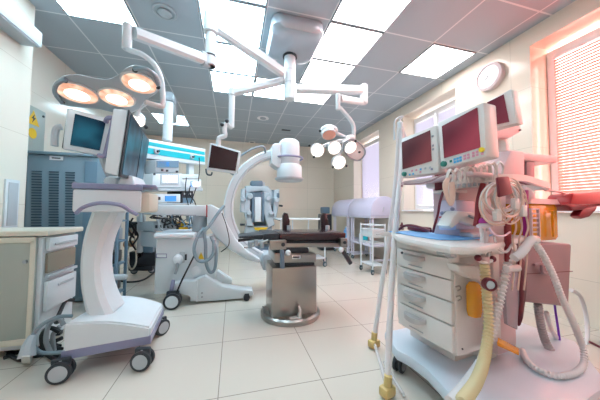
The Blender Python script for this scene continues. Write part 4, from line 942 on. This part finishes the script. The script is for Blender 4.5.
for f in (f1, f2):
    k = B().box(f+V((0, 0, .012)), (.075, .055, .05), bev=.012, rz=.3).build('rubber_foot', 'yellowfoot', t)
    B().cyl(f+V((0, 0, .03)), f+V((.005, 0, .085)), .02, n=12).build('socket', 'yellowfoot', k)

# ================================================================== ANAESTHESIA MACHINE
MA = math.radians(7)
EX = V((math.cos(MA), math.sin(MA), 0)); EY = V((-math.sin(MA), math.cos(MA), 0))
M0 = V((.985, .85, 0))+EY*.08          # near front corner of the drawer unit on the floor
def mw(x, y, z): return M0+EX*x+EY*y+V((0, 0, z))
def ms(px, py, y=0): return hit(px, py, M0+EY*y, EY)      # on a plane facing the near side
def mf(px, py, x=0): return hit(px, py, M0+EX*x, EX)      # on a plane facing the drawers' front
def mz(px, py, z): return at(px, py, Z=z)
t = mach = thing('anaesthesia_machine', 'large white and rose anaesthesia machine with four drawers and hanging hoses', 'anaesthesia machine', M0, MA)
def mbox(x0, x1, y0, y1, z0, z1, m, name, par=None, bev=.01, b=None):
    bb = b or B(); bb.box(mw((x0+x1)/2, (y0+y1)/2, (z0+z1)/2), (x1-x0, y1-y0, z1-z0), rz=MA, bev=bev)
    return bb if b is not None else bb.build(name, m, par or t)
# base platform with curved outline
q = [mz(387, 338, .15), mz(396, 350, .15), mz(410, 357, .15), mz(427, 370, .15), mz(447, 392, .15), mz(462, 412, .15), mz(500, 430, .15), mz(560, 420, .15), mz(610, 385, .15)]
q = [V((a.x, a.y, .09)) for a in q]+[mw(1.05, .0, .09), mw(1.05, .50, .09), mw(.05, .52, .09)]
B().prism(q, (0, 0, .065), bev=.02).build('base_platform', 'platform', t)
for x, y in ((.02, .36), (.0, -.02), (.9, .0), (.9, .42)):
    g = mw(x, y, .045); caster(t, g, .045, .5, wm='grey', tyre='dark', top=.095)
B().tube([mz(372, 352, .02), mz(396, 378, .02), mz(432, 398, .02)], .009) if False else None
# plinth and drawer unit
mbox(.16, .52, .12, .42, .15, .285, 'machwhite', 'plinth')
mbox(.012, .30, .0, .345, .27, .74, 'machwhite', 'drawer_carcass', bev=.012)
zs = [.716, .615, .515, .41, .285]
for i in range(4):
    a, c = zs[i], zs[i+1]
    d = mbox(-.008, .015, .006, .338, c+.003, a-.003, 'machwhite', 'drawer', bev=.005)
    h = B(); yc_, zc_ = .215, (a+c)/2+.018
    pts = [mw(-.008, yc_+.062, zc_-.016)]; 
    h.loft([[mw(-.01, yc_+s*.07, zc_+.014), mw(-.034*math.sqrt(max(0, 1-s*s))-.011, yc_+s*.07, zc_+.010), mw(-.034*math.sqrt(max(0, 1-s*s))-.011, yc_+s*.07, zc_-.002-.016*math.sqrt(max(0, 1-s*s))), mw(-.01, yc_+s*.07, zc_-.006)] for s in (-1, -.9, -.7, -.4, 0, .4, .7, .9, 1)])
    h.build('drawer_handle', 'handlegrey', d)
    mbox(-.011, -.006, yc_-.05, yc_+.04, c+.022, c+.026, 'grey', 'label_strip', d, bev=0)
B().cyl(mw(-.008, .30, .695), mw(-.014, .30, .695), .007, n=10).build('lock', 'dark', t)
# apron and worktop
mbox(.0, .48, -.01, .37, .715, .765, 'machwhite', 'apron', bev=.015)
wt = [(391, 236), (397, 241), (412, 244), (430, 247.5), (450, 251), (468, 252), (486, 251), (502, 247)]
q = [V((a.x, a.y, .765)) for a in [mz(x, y-3, .79) for x, y in wt]]+[mw(.62, .02, .765), mw(.62, .50, .765), mw(.0, .50, .765)]
B().prism(q, (0, 0, .034), bev=.014).build('worktop', 'machwhite', t)
B().prism([V((a.x, a.y, .801)) for a in [mz(398, 233.5, .8), mz(415, 236.8, .8), mz(440, 240.3, .8), mz(462, 240.5, .8), mz(482, 239, .8), mz(500, 233, .8)]]+[mw(.40, .42, .801), mw(.02, .44, .801)], (0, 0, .004)).build('blue_mat', 'bluemat', t)
B().cyl(mf(427.5, 243, -.06), mf(427, 241, -.045), .013, n=16).build('round_badge', 'lightgrey', t)
# lower apron with bosses, catches
for px, py, r in ((438.5, 251.5, .013), (447, 253, .018), (450, 255, .014)):
    B().lathe(ms(px, py, -.02), -EY, [(r, 0), (r, .015), (r*.6, .025), (0, .025)], 16).build('connector', 'lightgrey', t)
B().slab([ms(452, 263, -.03), ms(460, 262, -.03), ms(459, 248, -.03), ms(452, 248, -.03)], EY*.02, bev=.005).build('side_latch', 'machwhite', t)
# side panel below worktop
mbox(.04, .34, .0, .40, .285, .73, 'machwhite', 'side_panel', bev=.01)
B().cyl(ms(462.5, 349, -.001), ms(462.5, 349, -.006), .004, n=8).build('screw', 'dark', t)
B().prism([ms(458, 265, -.05), ms(478, 266, -.05), ms(488, 276, -.05), ms(486, 280, -.05), ms(472, 279, -.05), ms(460, 272, -.05)], EY*.06, bev=.01).build('round_tray', 'machwhite', t)
# amber bottles low on the side
c = ms(474, 299, -.04); B().loft([rr(.05, .04, c.x, c.y, c.z-.075, .015), rr(.058, .05, c.x, c.y, c.z-.055, .02), rr(.058, .05, c.x, c.y, c.z+.055, .02), rr(.035, .03, c.x, c.y, c.z+.075, .012)]).build('amber_jar', 'amber', t)
B().hexa([ms(497, 346, -.05), ms(519, 356, -.05), ms(520, 350, -.02), ms(498, 341, -.02), ms(497, 342, -.05), ms(519, 352, -.05), ms(520, 348, -.02), ms(498, 337, -.02)], bev=.004).build('amber_clip', 'amber', t)
# back panel of lower body (rose)
mbox(.34, .50, .02, .42, .20, .73, 'palepink', 'rear_panel', bev=.01)
mbox(.30, .40, .06, .40, .16, .34, 'machwhite', 'rear_foot', bev=.008)
# tower
mbox(.16, .56, .08, .24, .80, 1.13, 'palepink', 'tower', bev=.015)
mbox(.12, .42, .03, .25, 1.06, 1.10, 'machwhite', 'cable_shelf', bev=.01)
# upper housing behind monitors
B().slab([ms(497, 180, .04), ms(526, 177, .04), ms(526, 151, .04), ms(512, 149, .04), ][:4], EY*.26, bev=.02).build('upper_housing', 'palepink', t)
mbox(.16, .40, .05, .25, 1.10, 1.20, 'palepink', 'lower_housing', bev=.02)
B().slab([ms(512, 159.5, .05), ms(558, 163, .05), ms(558, 155.5, .05), ms(512, 151.5, .05)], EY*.2, bev=.01).build('arm_rail', 'palepink', t)
B().slab([ms(527, 190, .06), ms(535, 190, .06), ms(535, 161, .06), ms(527, 161, .06)], EY*.05, bev=.006).build('rail_post', 'pinkgrey', t)
# curved white rail
pts = [mf(447, 186, .02), ms(470, 181, -.02), ms(498, 178, -.05), ms(520, 178, -.05), ms(535, 182, -.04), ms(546, 187, -.0), mw(.62, .12, 1.07)]
rings = []
P = crom(pts, 5)
for i, p in enumerate(P):
    T = (P[min(i+1, len(P)-1)]-P[max(i-1, 0)]).normalized(); s = T.cross(V((0, 0, 1))).normalized()
    rings.append([p+s*.012+V((0, 0, .016)), p-s*.012+V((0, 0, .016)), p-s*.012-V((0, 0, .016)), p+s*.012-V((0, 0, .016))])
B().loft(rings).build('curved_rail', 'machwhite', t)
B().tube([ms(545, 190, .02), ms(560, 192, .03), ms(572, 197, .04)], .007).build('thin_rail', 'palepink', t)
# cable socket strip
B().slab([mf(449, 190, -.01), ms(497, 184, -.03), ms(497, 179, -.03), mf(449, 184, -.01)], EY*.03, bev=.004).build('socket_strip', 'machwhite', t)
for i in range(8):
    px = 454+i*5.2; B().box(ms(px, 186.6-i*.55, -.035), (.014, .012, .018), rz=MA, bev=.003).build('socket', 'lightgrey', t)
random.seed(3)
lc = thing('sensor_cables', 'row of looped white sensor cables hanging over the rail under the monitors', 'cables', ms(475, 180, -.05))
for i in range(9):
    px = 451+i*6.0; top = 171-i*1.0
    for k in range(2):
        dx = random.uniform(-1.5, 1.5)
        B().tube([ms(px+dx-2, 184-i*.6, -.055-.004*k), ms(px+dx-3.4, top+5, -.06-.004*k), ms(px+dx, top-1.5+k, -.065-.004*k), ms(px+dx+3.4, top+5, -.06-.004*k), ms(px+dx+1, 184-i*.6, -.05-.004*k)], .0045, n=6, k=5).build('cable_loop', 'machwhite', lc)
for k in range(7):
    x = random.uniform(-3, 3)
    B().tube([ms(450+x*.3, 176, -.06), ms(446+x, 184, -.07), ms(447+x*.6, 196, -.075), ms(451+x*.4, 205, -.07), ms(453+x, 196, -.065), ms(452+x, 182, -.06)], .004, n=6).build('cable_loop', 'cream_cable', lc)

# coiled cream cable bundle
cc = thing('coiled_cables', 'large coil of cream cables hanging from the red holder', 'cables', ms(505, 195, -.09))
random.seed(5)
for k in range(20):
    rx, ry = random.uniform(10, 20), random.uniform(12, 22); cx_, cy_ = 502+random.uniform(-5, 9), 200+random.uniform(-4, 5); ph = random.uniform(0, 6)
    B().tube([ms(cx_+rx*math.cos(a*PI/6+ph), cy_+ry*math.sin(a*PI/6+ph), -.085-.004*k+.01*math.sin(a)) for a in range(12)], .0034, n=6, k=4, closed=True).build('cable_loop', 'cream_cable' if k % 3 else 'machwhite', cc)
for px, py in ((497, 215), (523, 211), (515, 204)): B().box(ms(px, py, -.155), (.035, .02, .05), rz=MA, bev=.006).build('cable_plug', 'machwhite', cc)
for px in (514, 520, 526):
    B().tube([ms(px, 215, -.12), ms(px+2, 228, -.12), ms(px-1, 240, -.12), ms(px+1, 254, -.12), ms(px, 270, -.12), ms(px-2, 290, -.1)], .004, n=6).build('hanging_cable', 'cream_cable', cc)
rc = solo(B().slab([ms(500, 197.5, -.20), ms(513.5, 194, -.20), ms(509.5, 176, -.20), ms(498, 177, -.20)], EY*.012, bev=.006), 'cable_holder', 'maroon', 'dark red oblong holder gripping the coil of cream cables', 'cable holder')
# red straps / tubes
B().tube([ms(483, 184, -.06), ms(479, 200, -.06), ms(478, 214, -.06), ms(476, 226, -.06)], .012).build('red_strap', 'red', t)
B().slab([ms(507, 262, -.11), ms(512.5, 262, -.11), ms(511.5, 220, -.11), ms(506.5, 220, -.11)], EY*.012, bev=.003).build('red_strap', 'red', t)
B().prism([ms(521, 256, -.06), ms(527, 262, -.06), ms(527.5, 290, -.06), ms(524, 318, -.06), ms(521, 327, -.06), ms(522, 300, -.06)], EY*.02, bev=.008).build('red_sleeve', 'maroon', t)
B().prism([ms(507, 268, -.05), ms(519, 268, -.05), ms(520, 300, -.05), ms(518, 330, -.05), ms(508, 325, -.05), ms(506, 300, -.05)], EY*.02, bev=.006).build('clear_bag', 'mauve', t)
# amber absorber canister
c0, c1 = ms(529.5, 243, 0), ms(565, 243, 0); zc1 = ms(548, 204, 0).z; zc0 = c0.z+.004
cxm = (c0+c1)/2+EY*.13; wid = (c1-c0).length
def rrm(w_, d_, z, r): 
    o = rr(w_, d_, 0, 0, 0, r); return [V((cxm.x, cxm.y, z))+EX*p.x+EY*p.y for p in o]
can = thing('absorber_canister', 'amber see-through absorber canister with ladder scale on rose box', 'canister', (cxm.x, cxm.y, zc0))
B().loft([rrm(wid*.95, .22, zc0, .05), rrm(wid, .24, zc0+.02, .06), rrm(wid, .24, zc1-.02, .06), rrm(wid*.95, .22, zc1, .05)]).build('canister_body', 'amber', can)
B().loft([rrm(wid*.86, .18, zc0+.01, .05), rrm(wid*.88, .19, zc0+.045, .05), rrm(wid*.88, .19, zc0+.07, .05)]).build('liquid', 'amberdark', can)
for px in (531, 538.5): B().box(ms(px, 223, -.012)+V((0, 0, 0)), (.008, .012, .16), rz=MA).build('scale_rail', 'palepink', can)
for k in range(7): B().box(ms(534.8, 209+4.6*k, -.014), (.055, .008, .008), rz=MA).build('scale_rung', 'palepink', can)
B().loft([rrm(wid*1.02, .26, zc1, .05), rrm(wid*.98, .24, zc1+.03, .05)]).build('lid', 'palepink', can)
for px, py in ((553, 224),): B().box(ms(px, py, -.008), (.012, .01, .15), rz=MA).build('bright_ridge', 'amber', can)
B().slab([ms(527, 240, .01), ms(529, 240, .01), ms(529, 190, .01), ms(526, 190, .01)], EY*.02, bev=.003).build('magenta_post', 'magenta', t)
# rose box
B().hexa([ms(521, 302, 0), ms(569, 307, 0), ms(569, 307, 0)+EY*.3, ms(521, 302, 0)+EY*.3, ms(518, 243, 0), ms(572, 244, 0), ms(572, 244, 0)+EY*.3, ms(518, 243, 0)+EY*.3], bev=.012).build('rear_box', 'pinkgrey', t)
B().slab([ms(521, 274.5, -.002), ms(572.5, 271.5, -.002), ms(572.5, 270.8, -.002), ms(521, 273.8, -.002)], -EY*.002).build('box_seam', 'maroon', t)
B().tube([ms(534, 265, -.01), ms(541, 264, -.02), ms(542, 272, -.02), ms(548, 274, -.01)], .008).build('box_handle', 'pinkgrey', t)
# neonatal hand piece on worktop
tt = thing('hand_ventilator', 'white angular hand piece lying on the blue mat under the cables', 'hand piece', mw(.2, .05, .8))
B().prism([ms(449, 226, .0), ms(453, 229, .0), ms(461, 222, .0), ms(478, 227, .0), ms(481, 219, .0), ms(474, 212, .0), ms(459, 211, .0), ms(455, 215, .0)], EY*.07, bev=.012).build('body', 'machwhite', tt)
B().box(ms(472, 217, -.005), (.06, .01, .012), rz=MA+.2, ry=.2, bev=.003).build('grip_stripe', 'grey', tt)
B().box(mw(.19, .04, .815), (.09, .07, .02), rz=MA, bev=.006).build('stand', 'white', tt)
# blue-white module left of it
tt = thing('sensor_module', 'lilac module with small round sockets and orange strip, below the screens', 'module', mw(.05, .25, .8))
B().slab([mf(438, 230, .07), mf(456, 230, .07), mf(456, 200, .07), mf(438, 200, .07)], EX*.14, bev=.01).build('case', 'lilac', tt)
for px, py, m_ in ((442.5, 213, 'purple'), (446, 213, 'grey'), (442.5, 223, 'purple'), (453, 209, 'purple'), (453, 215, 'grey')): B().lathe(mf(px, py, .069), -EX, [(.009, 0), (.009, .008), (.005, .012), (0, .012)], 12).build('socket', m_, tt)
B().slab([mf(439.5, 217.8, .068), mf(448.5, 217.2, .068), mf(448.5, 216, .068), mf(439.5, 216.6, .068)], -EX*.004).build('orange_strip', 'redpad', tt)
B().slab([mf(434, 191, .1), mf(446, 188, .1), mf(446, 171, .1), mf(434, 173, .1)], EX*.10, bev=.008).build('dark_bracket', 'maroon', t)
B().slab([mf(433, 194, .08), mf(449, 192, .08), mf(449, 189, .08), mf(433, 191, .08)], EX*.14, bev=.005).build('white_ledge', 'machwhite', t)
B().slab([ms(463, 216, .15), ms(479, 216, .15), ms(479, 205, .15), ms(463, 205, .15)], EY*.05, bev=.004).build('red_recess', 'maroon', t)
# drum / absorber dome behind cables
B().ell(ms(519, 200, .1), (.075, .075, .10)).build('dome', 'palepink', t)
# magenta ball and connector cluster
c = ms(484.5, 222, -.09)
tt = thing('hose_connector', 'clear Y shaped connector with magenta ball above the cream hose', 'connector', c)
B().ell(c, (.022, .022, .022)).build('magenta_bulb', 'magenta', tt)
B().tube([ms(481, 227, -.10), ms(482, 238, -.10), ms(481, 250, -.10), ms(484, 256, -.10)], .007).build('clear_tube', 'clear', tt)
B().tube([ms(488, 227, -.10), ms(487, 240, -.10), ms(490, 250, -.10), ms(487, 258, -.10)], .007).build('clear_tube', 'clear', tt)
B().lathe(ms(485, 228, -.10), (0, 0, 1), [(.03, 0), (.032, .01), (.02, .02), (0, .02)], 18).build('collar', 'palepink', tt)
B().cyl(ms(485, 244, -.10), ms(485, 231, -.10), .014, n=14).build('riser', 'palepink', tt)
for px, py in ((478, 258), (492.5, 259)): B().ell(ms(px, py, -.11), (.014, .014, .014), n=12).build('dark_knob', 'maroon', tt)
B().tube([ms(477, 258, -.10), ms(482, 262, -.12), ms(489, 262, -.12), ms(494, 258, -.10)], .007).build('yoke', 'machwhite', tt)
B().tube([ms(488, 226, -.12), ms(494, 234, -.14), ms(503, 236, -.14), ms(510, 232, -.12)], .004, n=6).build('thin_tube', 'lilac', tt)
B().tube([ms(494, 236, -.12), ms(497, 247, -.12), ms(506, 252, -.12), ms(512, 244, -.11)], .006, n=6).build('thin_tube', 'clear', tt)
# corrugated hoses
tt = thing('breathing_hose', 'thick cream ribbed hose hanging down in front of the drawer side', 'hose', mz(470, 395, .16))
B().ribbed([ms(484, 261, -.11), ms(486, 285, -.11), ms(488, 310, -.11), ms(488, 335, -.13), ms(484, 360, -.17), ms(476, 382, -.22), ms(462, 402, -.27)], .017, pitch=.015, amp=.2).build('ribbed_hose', 'hosecream', tt)
B().cyl(ms(484, 263, -.11), ms(483.5, 256, -.11), .02, n=16).build('cuff', 'palepink', tt)
tt = thing('breathing_hose', 'white ribbed hose curving down just right of the cream hose', 'hose', mz(452, 398, .16))
B().ribbed([ms(509, 255, -.10), ms(506, 272, -.10), ms(500, 300, -.10), ms(493, 330, -.12), ms(482, 360, -.14), ms(466, 384, -.17), ms(450, 402, -.2)], .0145, pitch=.017, amp=.26).build('ribbed_hose', 'hosewhite', tt)
B().cyl(ms(509, 257, -.10), ms(511, 250, -.10), .018, n=16).build('cuff', 'palepink', tt)
B().cyl(ms(506, 269, -.13), ms(518, 268, -.13), .016, n=16, bev=.003).build('cross_adapter', 'clear', tt)
tt = thing('breathing_hose', 'translucent wide hose running from the red strap to right front of the platform', 'hose', mz(585, 370, .16))
B().tube([ms(514, 258, -.15), ms(522, 252, -.16), ms(531, 240, -.16), ms(536, 240, -.16)], .018, n=14).build('elbow', 'clear', tt)
B().ribbed([ms(534, 241, -.16), ms(543, 255, -.16), ms(553, 275, -.16), ms(562, 298, -.16), ms(573, 322, -.15), ms(582, 345, -.13), mz(584, 362, .18), mz(577, 372, .172), mz(560, 376, .172), mz(543, 372, .172), mz(528, 362, .172), ms(522, 350, .04)], .0125, pitch=.016, amp=.2).build('ribbed_hose', 'hosewhite', tt)
tt = thing('breathing_hose', 'dark grey hose dropping from the rose box to the platform', 'hose', mz(553, 362, .16))
B().ribbed([ms(538, 304, .03), ms(540, 320, .03), ms(545, 340, .02), ms(553, 354, .0), ms(563, 362, .0)], .020, pitch=.014, amp=.08).build('ribbed_hose', 'hosegrey', tt)
tt = thing('gas_tube', 'violet tube standing in a green and red socket behind the hoses', 'tube', mz(562, 352, .16))
B().tube([ms(554, 300, .05), ms(556, 315, .05), ms(559, 335, .04), ms(560, 346, .04)], .006).build('violet_tube', 'violet', tt)
B().cyl(ms(560, 352, .03), ms(559.5, 345, .03), .022, .016, n=14).build('red_collar', 'maroon', tt)
B().cyl(ms(566, 366, .03), ms(560, 352, .03), .026, .022, n=16).build('green_socket', 'green', tt)
tt = thing('breathing_hose', 'pale hose looping behind the box at the right edge', 'hose', mz(590, 350, .16))
B().tube([ms(571, 290, .15), ms(580, 296, .15), ms(586, 315, .15), ms(587, 340, .12), ms(580, 356, .08), ms(566, 350, .06), ms(552, 330, .05), ms(546, 312, .05)], .013, n=12).build('smooth_hose', 'hosewhite', tt)
# gauge
tt = thing('pressure_gauge', 'small round maroon pressure gauge right of the cream hose', 'gauge', ms(490, 285, -.13))
B().lathe(ms(491, 285, -.15), -EY*.9-EX*.4, [(.014, -.03), (.026, -.02), (.026, .0), (.020, .004), (.018, -.002), (0, -.002)], 24).build('gauge_rim', 'maroon', tt)
B().lathe(ms(490.6, 285, -.155), -EY*.9-EX*.4, [(.016, 0), (.015, .003), (0, .003)], 20).build('gauge_face', 'lightgrey', tt)
# dark hooks on side
for px, py in ((455.5, 289), (456, 299)): B().tube([ms(px, py-2, -.003), ms(px+4, py-3, -.012), ms(px+5, py, -.012), ms(px+2, py+2, -.003)], .003, n=6).build('wire_hook', 'steel', t)

# monitors of the machine
def monitor(label, c, s_, side_w, rows, big, scr='screenred'):
    """c: four corners tl,tr,br,bl on front plane; s_: screen corners"""
    d = thing('patient_monitor', label, 'monitor', sum(c, V((0, 0, 0)))/4)
    nf = (c[1]-c[0]).cross(c[3]-c[0]).normalized()
    if nf.dot(CAM-c[0]) < 0: nf = -nf
    B().slab([c[3], c[2], c[1], c[0]], -nf*side_w, bev=.008).build('housing', 'machwhite', d)
    B().slab([p+nf*.0005 for p in (s_[3], s_[2], s_[1], s_[0])], nf*.004, bev=.001).build('screen', scr, d)
    def f(u, v): return lerp(lerp(c[0], c[1], u), lerp(c[3], c[2], u), v)
    hu, hv = (c[1]-c[0]).normalized(), (c[3]-c[0]).normalized()
    def btn(u, v, m_, sz=.010):
        p = f(u, v); B().slab([p-hu*sz/2+hv*sz/2, p+hu*sz/2+hv*sz/2, p+hu*sz/2-hv*sz/2, p-hu*sz/2-hv*sz/2], nf*.004, bev=.001).build('button', m_, d)
    for u, v, m_ in rows: btn(u, v, m_)
    B().lathe(f(.11, .915), nf, [(.013, 0), (.013, .012), (.009, .016), (0, .016)], 16).build('dial', 'green', d)
    return d, f, nf
cs = [(.0, 1.11)]
Xm = -.01
c = [mf(401.5, 138.5, Xm), mf(436.5, 124.3, Xm), mf(438.5, 172.5, Xm), mf(401.5, 178, Xm)]
s_ = [mf(402.2, 142.5, Xm), mf(430.5, 130.2, Xm), mf(432, 161, Xm), mf(403, 169.5, Xm)]
rows = [(.33+.12*i, .87-.0*i, 'buttonpink' if i < 2 else 'panelblue' if i < 3 else 'lightgrey') for i in range(5)]+[(.26, .95, 'panelblue'), (.36, .945, 'panelblue'), (.56, .93, 'buttonpink'), (.85, .91, 'purple'), (.9, .22, 'grey'), (.9, .42, 'grey'), (.9, .5, 'grey')]
monitor('left, smaller monitor of the pair, maroon screen, beside the tube stand', c, s_, .07, rows, 0, 'screendim')
c = [mf(437.3, 122.5, Xm-.012), mf(483.5, 101.5, Xm-.012), mf(486.5, 156.5, Xm-.012), mf(440.5, 169.3, Xm-.012)]
s_ = [mf(442.3, 126.3, Xm-.012), mf(477.7, 107.5, Xm-.012), mf(480.8, 147.5, Xm-.012), mf(444.6, 158.3, Xm-.012)]
rows = []
for i in range(3):
    for j in range(2): rows.append((.36+.065*i, .885+.055*j, 'panelblue'))
for i in range(2):
    for j in range(2): rows.append((.58+.075*i, .875+.055*j, 'buttonpink'))
for i in range(2):
    for j in range(2): rows.append((.76+.075*i, .87+.055*j, 'buttonpink'))
rows += [(.27, .90, 'green'), (.93, .93, 'buttonpink')]
d, f, nf = monitor('right, larger monitor of the pair, maroon screen with yellow knob', c, s_, .085, rows, 1)
B().lathe(f(.93, .86), nf, [(.010, 0), (.010, .008), (0, .01)], 14).build('yellow_button', 'buttonyellow', d)
B().tube([ms(402, 186, -.0)+EX*-.0, mf(404, 182, -.0), mf(402.5, 184, -.02), mf(416, 184, -.03), mf(430, 181, -.03), mf(440, 176, -.02), mf(452, 172, .02)], .0045, n=8).build('monitor_handle', 'pinkgrey', mach)
mbox(.0, .14, -.10, .30, 1.085, 1.105, 'palepink', 'monitor_bracket')
# rear third monitor
d = thing('rear_monitor', 'small rose-framed third monitor behind the larger one, on a white arm', 'monitor', ms(507, 120, .02))
c = [mf(490, 97, .16), mf(510.5, 88, .16), mf(517, 123, .16), mf(494, 129, .16)]
c = [mf(487, 101, .14), mf(511, 88.5, .14), mf(517, 123, .14), mf(491, 130, .14)]
nf = (c[1]-c[0]).cross(c[3]-c[0]).normalized(); nf = nf if nf.dot(CAM-c[0]) > 0 else -nf
B().slab([c[3], c[2], c[1], c[0]], -nf*.05, bev=.006).build('housing', 'machwhite', d)
B().slab([p+nf*.001 for p in (mf(491.5, 125.5, .139), mf(509.5, 122, .139), mf(504, 94.5, .139), mf(487.5, 102.5, .139))], nf*.003).build('screen', 'screenred', d)
B().prism([ms(490, 139, .10), ms(511, 138, .10), ms(521, 132, .10), ms(522, 127, .10), ms(517, 122.5, .10), ms(490, 124, .10)], EY*.10, bev=.015).build('arm_head', 'palepink', d)
B().lathe(ms(499, 150, .16), (0, 0, 1), [(.05, -.03), (.05, .02), (.04, .06), (0, .06)], 20).build('swivel', 'machwhite', d)
for px, py in ((504, 123.5), (520, 130)): B().ell(ms(px, py, .095), (.007, .007, .007), n=8).build('screw', 'pinkgrey', d)
# items on the worktop
tt = thing('black_case', 'flat dark maroon case with raised cable on the blue worktop mat', 'case', mz(418, 232, .805))
p = mz(419, 231.5, .805); B().box((p.x, p.y, .822), (.16, .06, .028), rz=MA+PI/2-.2, bev=.008).build('case', 'maroon', tt)
B().tube([mf(399, 229.5, .10), mf(404, 226, .10), mf(412, 225.5, .10), mf(422, 228, .10), mf(431, 231, .08)], .008).build('cable', 'maroon', tt)
tt = thing('brown_bottle', 'tiny brown bottle with pale label on far end of the worktop', 'bottle', mz(402, 228.5, .80))
p = mz(402, 229.5, .80); p = V((p.x, p.y, .80))
B().lathe(p, (0, 0, 1), [(0, 0), (.014, 0), (.014, .03), (.006, .04), (.006, .05), (0, .05)], 14).build('glass', 'maroon', tt)
B().lathe(p+V((0, 0, .008)), (0, 0, 1), [(.0145, 0), (.0145, .014)], 14).build('label', 'machwhite', tt)
tt = solo(B().tube([mf(443, 192, .03), mf(440, 202, .0), mf(438, 214, .0), mf(435, 224, .0), mf(433, 232, .02)], .006), 'black_cable', 'maroon', 'dark cable hanging from the bracket down to the worktop case', 'cable')

# clock
cp = at(489.5, 77, X=XR-.03); 
t = thing('wall_clock', 'round white wall clock on the pier beneath the ceiling', 'clock', (XR, cp.y, cp.z))
B().lathe((XR, cp.y, cp.z), (-1, 0, 0), [(.15, 0), (.155, .02), (.15, .055), (.125, .065), (.12, .05), (0, .05)], 40).build('rim', 'clockrim', t)
B().lathe((XR-.05, cp.y, cp.z), (-1, 0, 0), [(.122, 0), (.12, .004), (0, .004)], 36).build('face', 'clockface', t)
for a, l in ((.6, .09), (2.2, .065)):
    e = V((0, math.sin(a)*l, math.cos(a)*l)); o_ = V((XR-.0565, cp.y, cp.z)); B().cyl(o_, o_+e, .003, n=6).build('hand', 'grey', t)

# coral arm pad at the right edge
t = thing('arm_rest', 'coral red padded arm support in front of the right-hand window', 'arm rest', at(585, 205, X=2.2))
ax = lambda px, py, X=2.25: at(px, py, X=X)
ap = lambda px, py: at(px, py, Y=1.0)
B().slab([ap(570, 207), ap(612, 205), ap(612, 190), ap(574, 193)], (0.05, .16, 0), bev=.02).build('pad', 'redpad', t)
B().prism([ap(567, 205), ap(573, 211), ap(585, 210), ap(600, 206), ap(612, 206), ap(612, 203), ap(572, 203)], (0.05, .14, 0), bev=.012).build('pad_base', 'red', t)
B().prism([ap(579, 216), ap(583, 219), ap(590, 217), ap(597, 210), ap(598, 206), ap(585, 207)], (0.02, .06, 0), bev=.012).build('lever', 'red', t)
g = V((2.62, .94, ap(600, 206).z)); B().box(V((2.44, 1.02, ap(600, 197).z)), (.44, .05, .04), bev=.01).build('side_arm', 'grey', t); B().cyl((g.x, g.y+.08, g.z+.02), (g.x, g.y+.08, .03), .025, n=16).build('support_post', 'grey', t)
B().lathe((g.x, g.y+.08, 0), (0, 0, 1), [(.2, .002), (.2, .02), (.05, .04), (0, .04)], 28).build('foot', 'grey', t)
# pink floor cables at right
t = solo(B().tube([at(575, 335, Z=.01), at(590, 342, Z=.01), at(606, 350, Z=.01)], .008), 'floor_cable', 'maroon', 'thin maroon cable on floor at the right edge', 'cable')
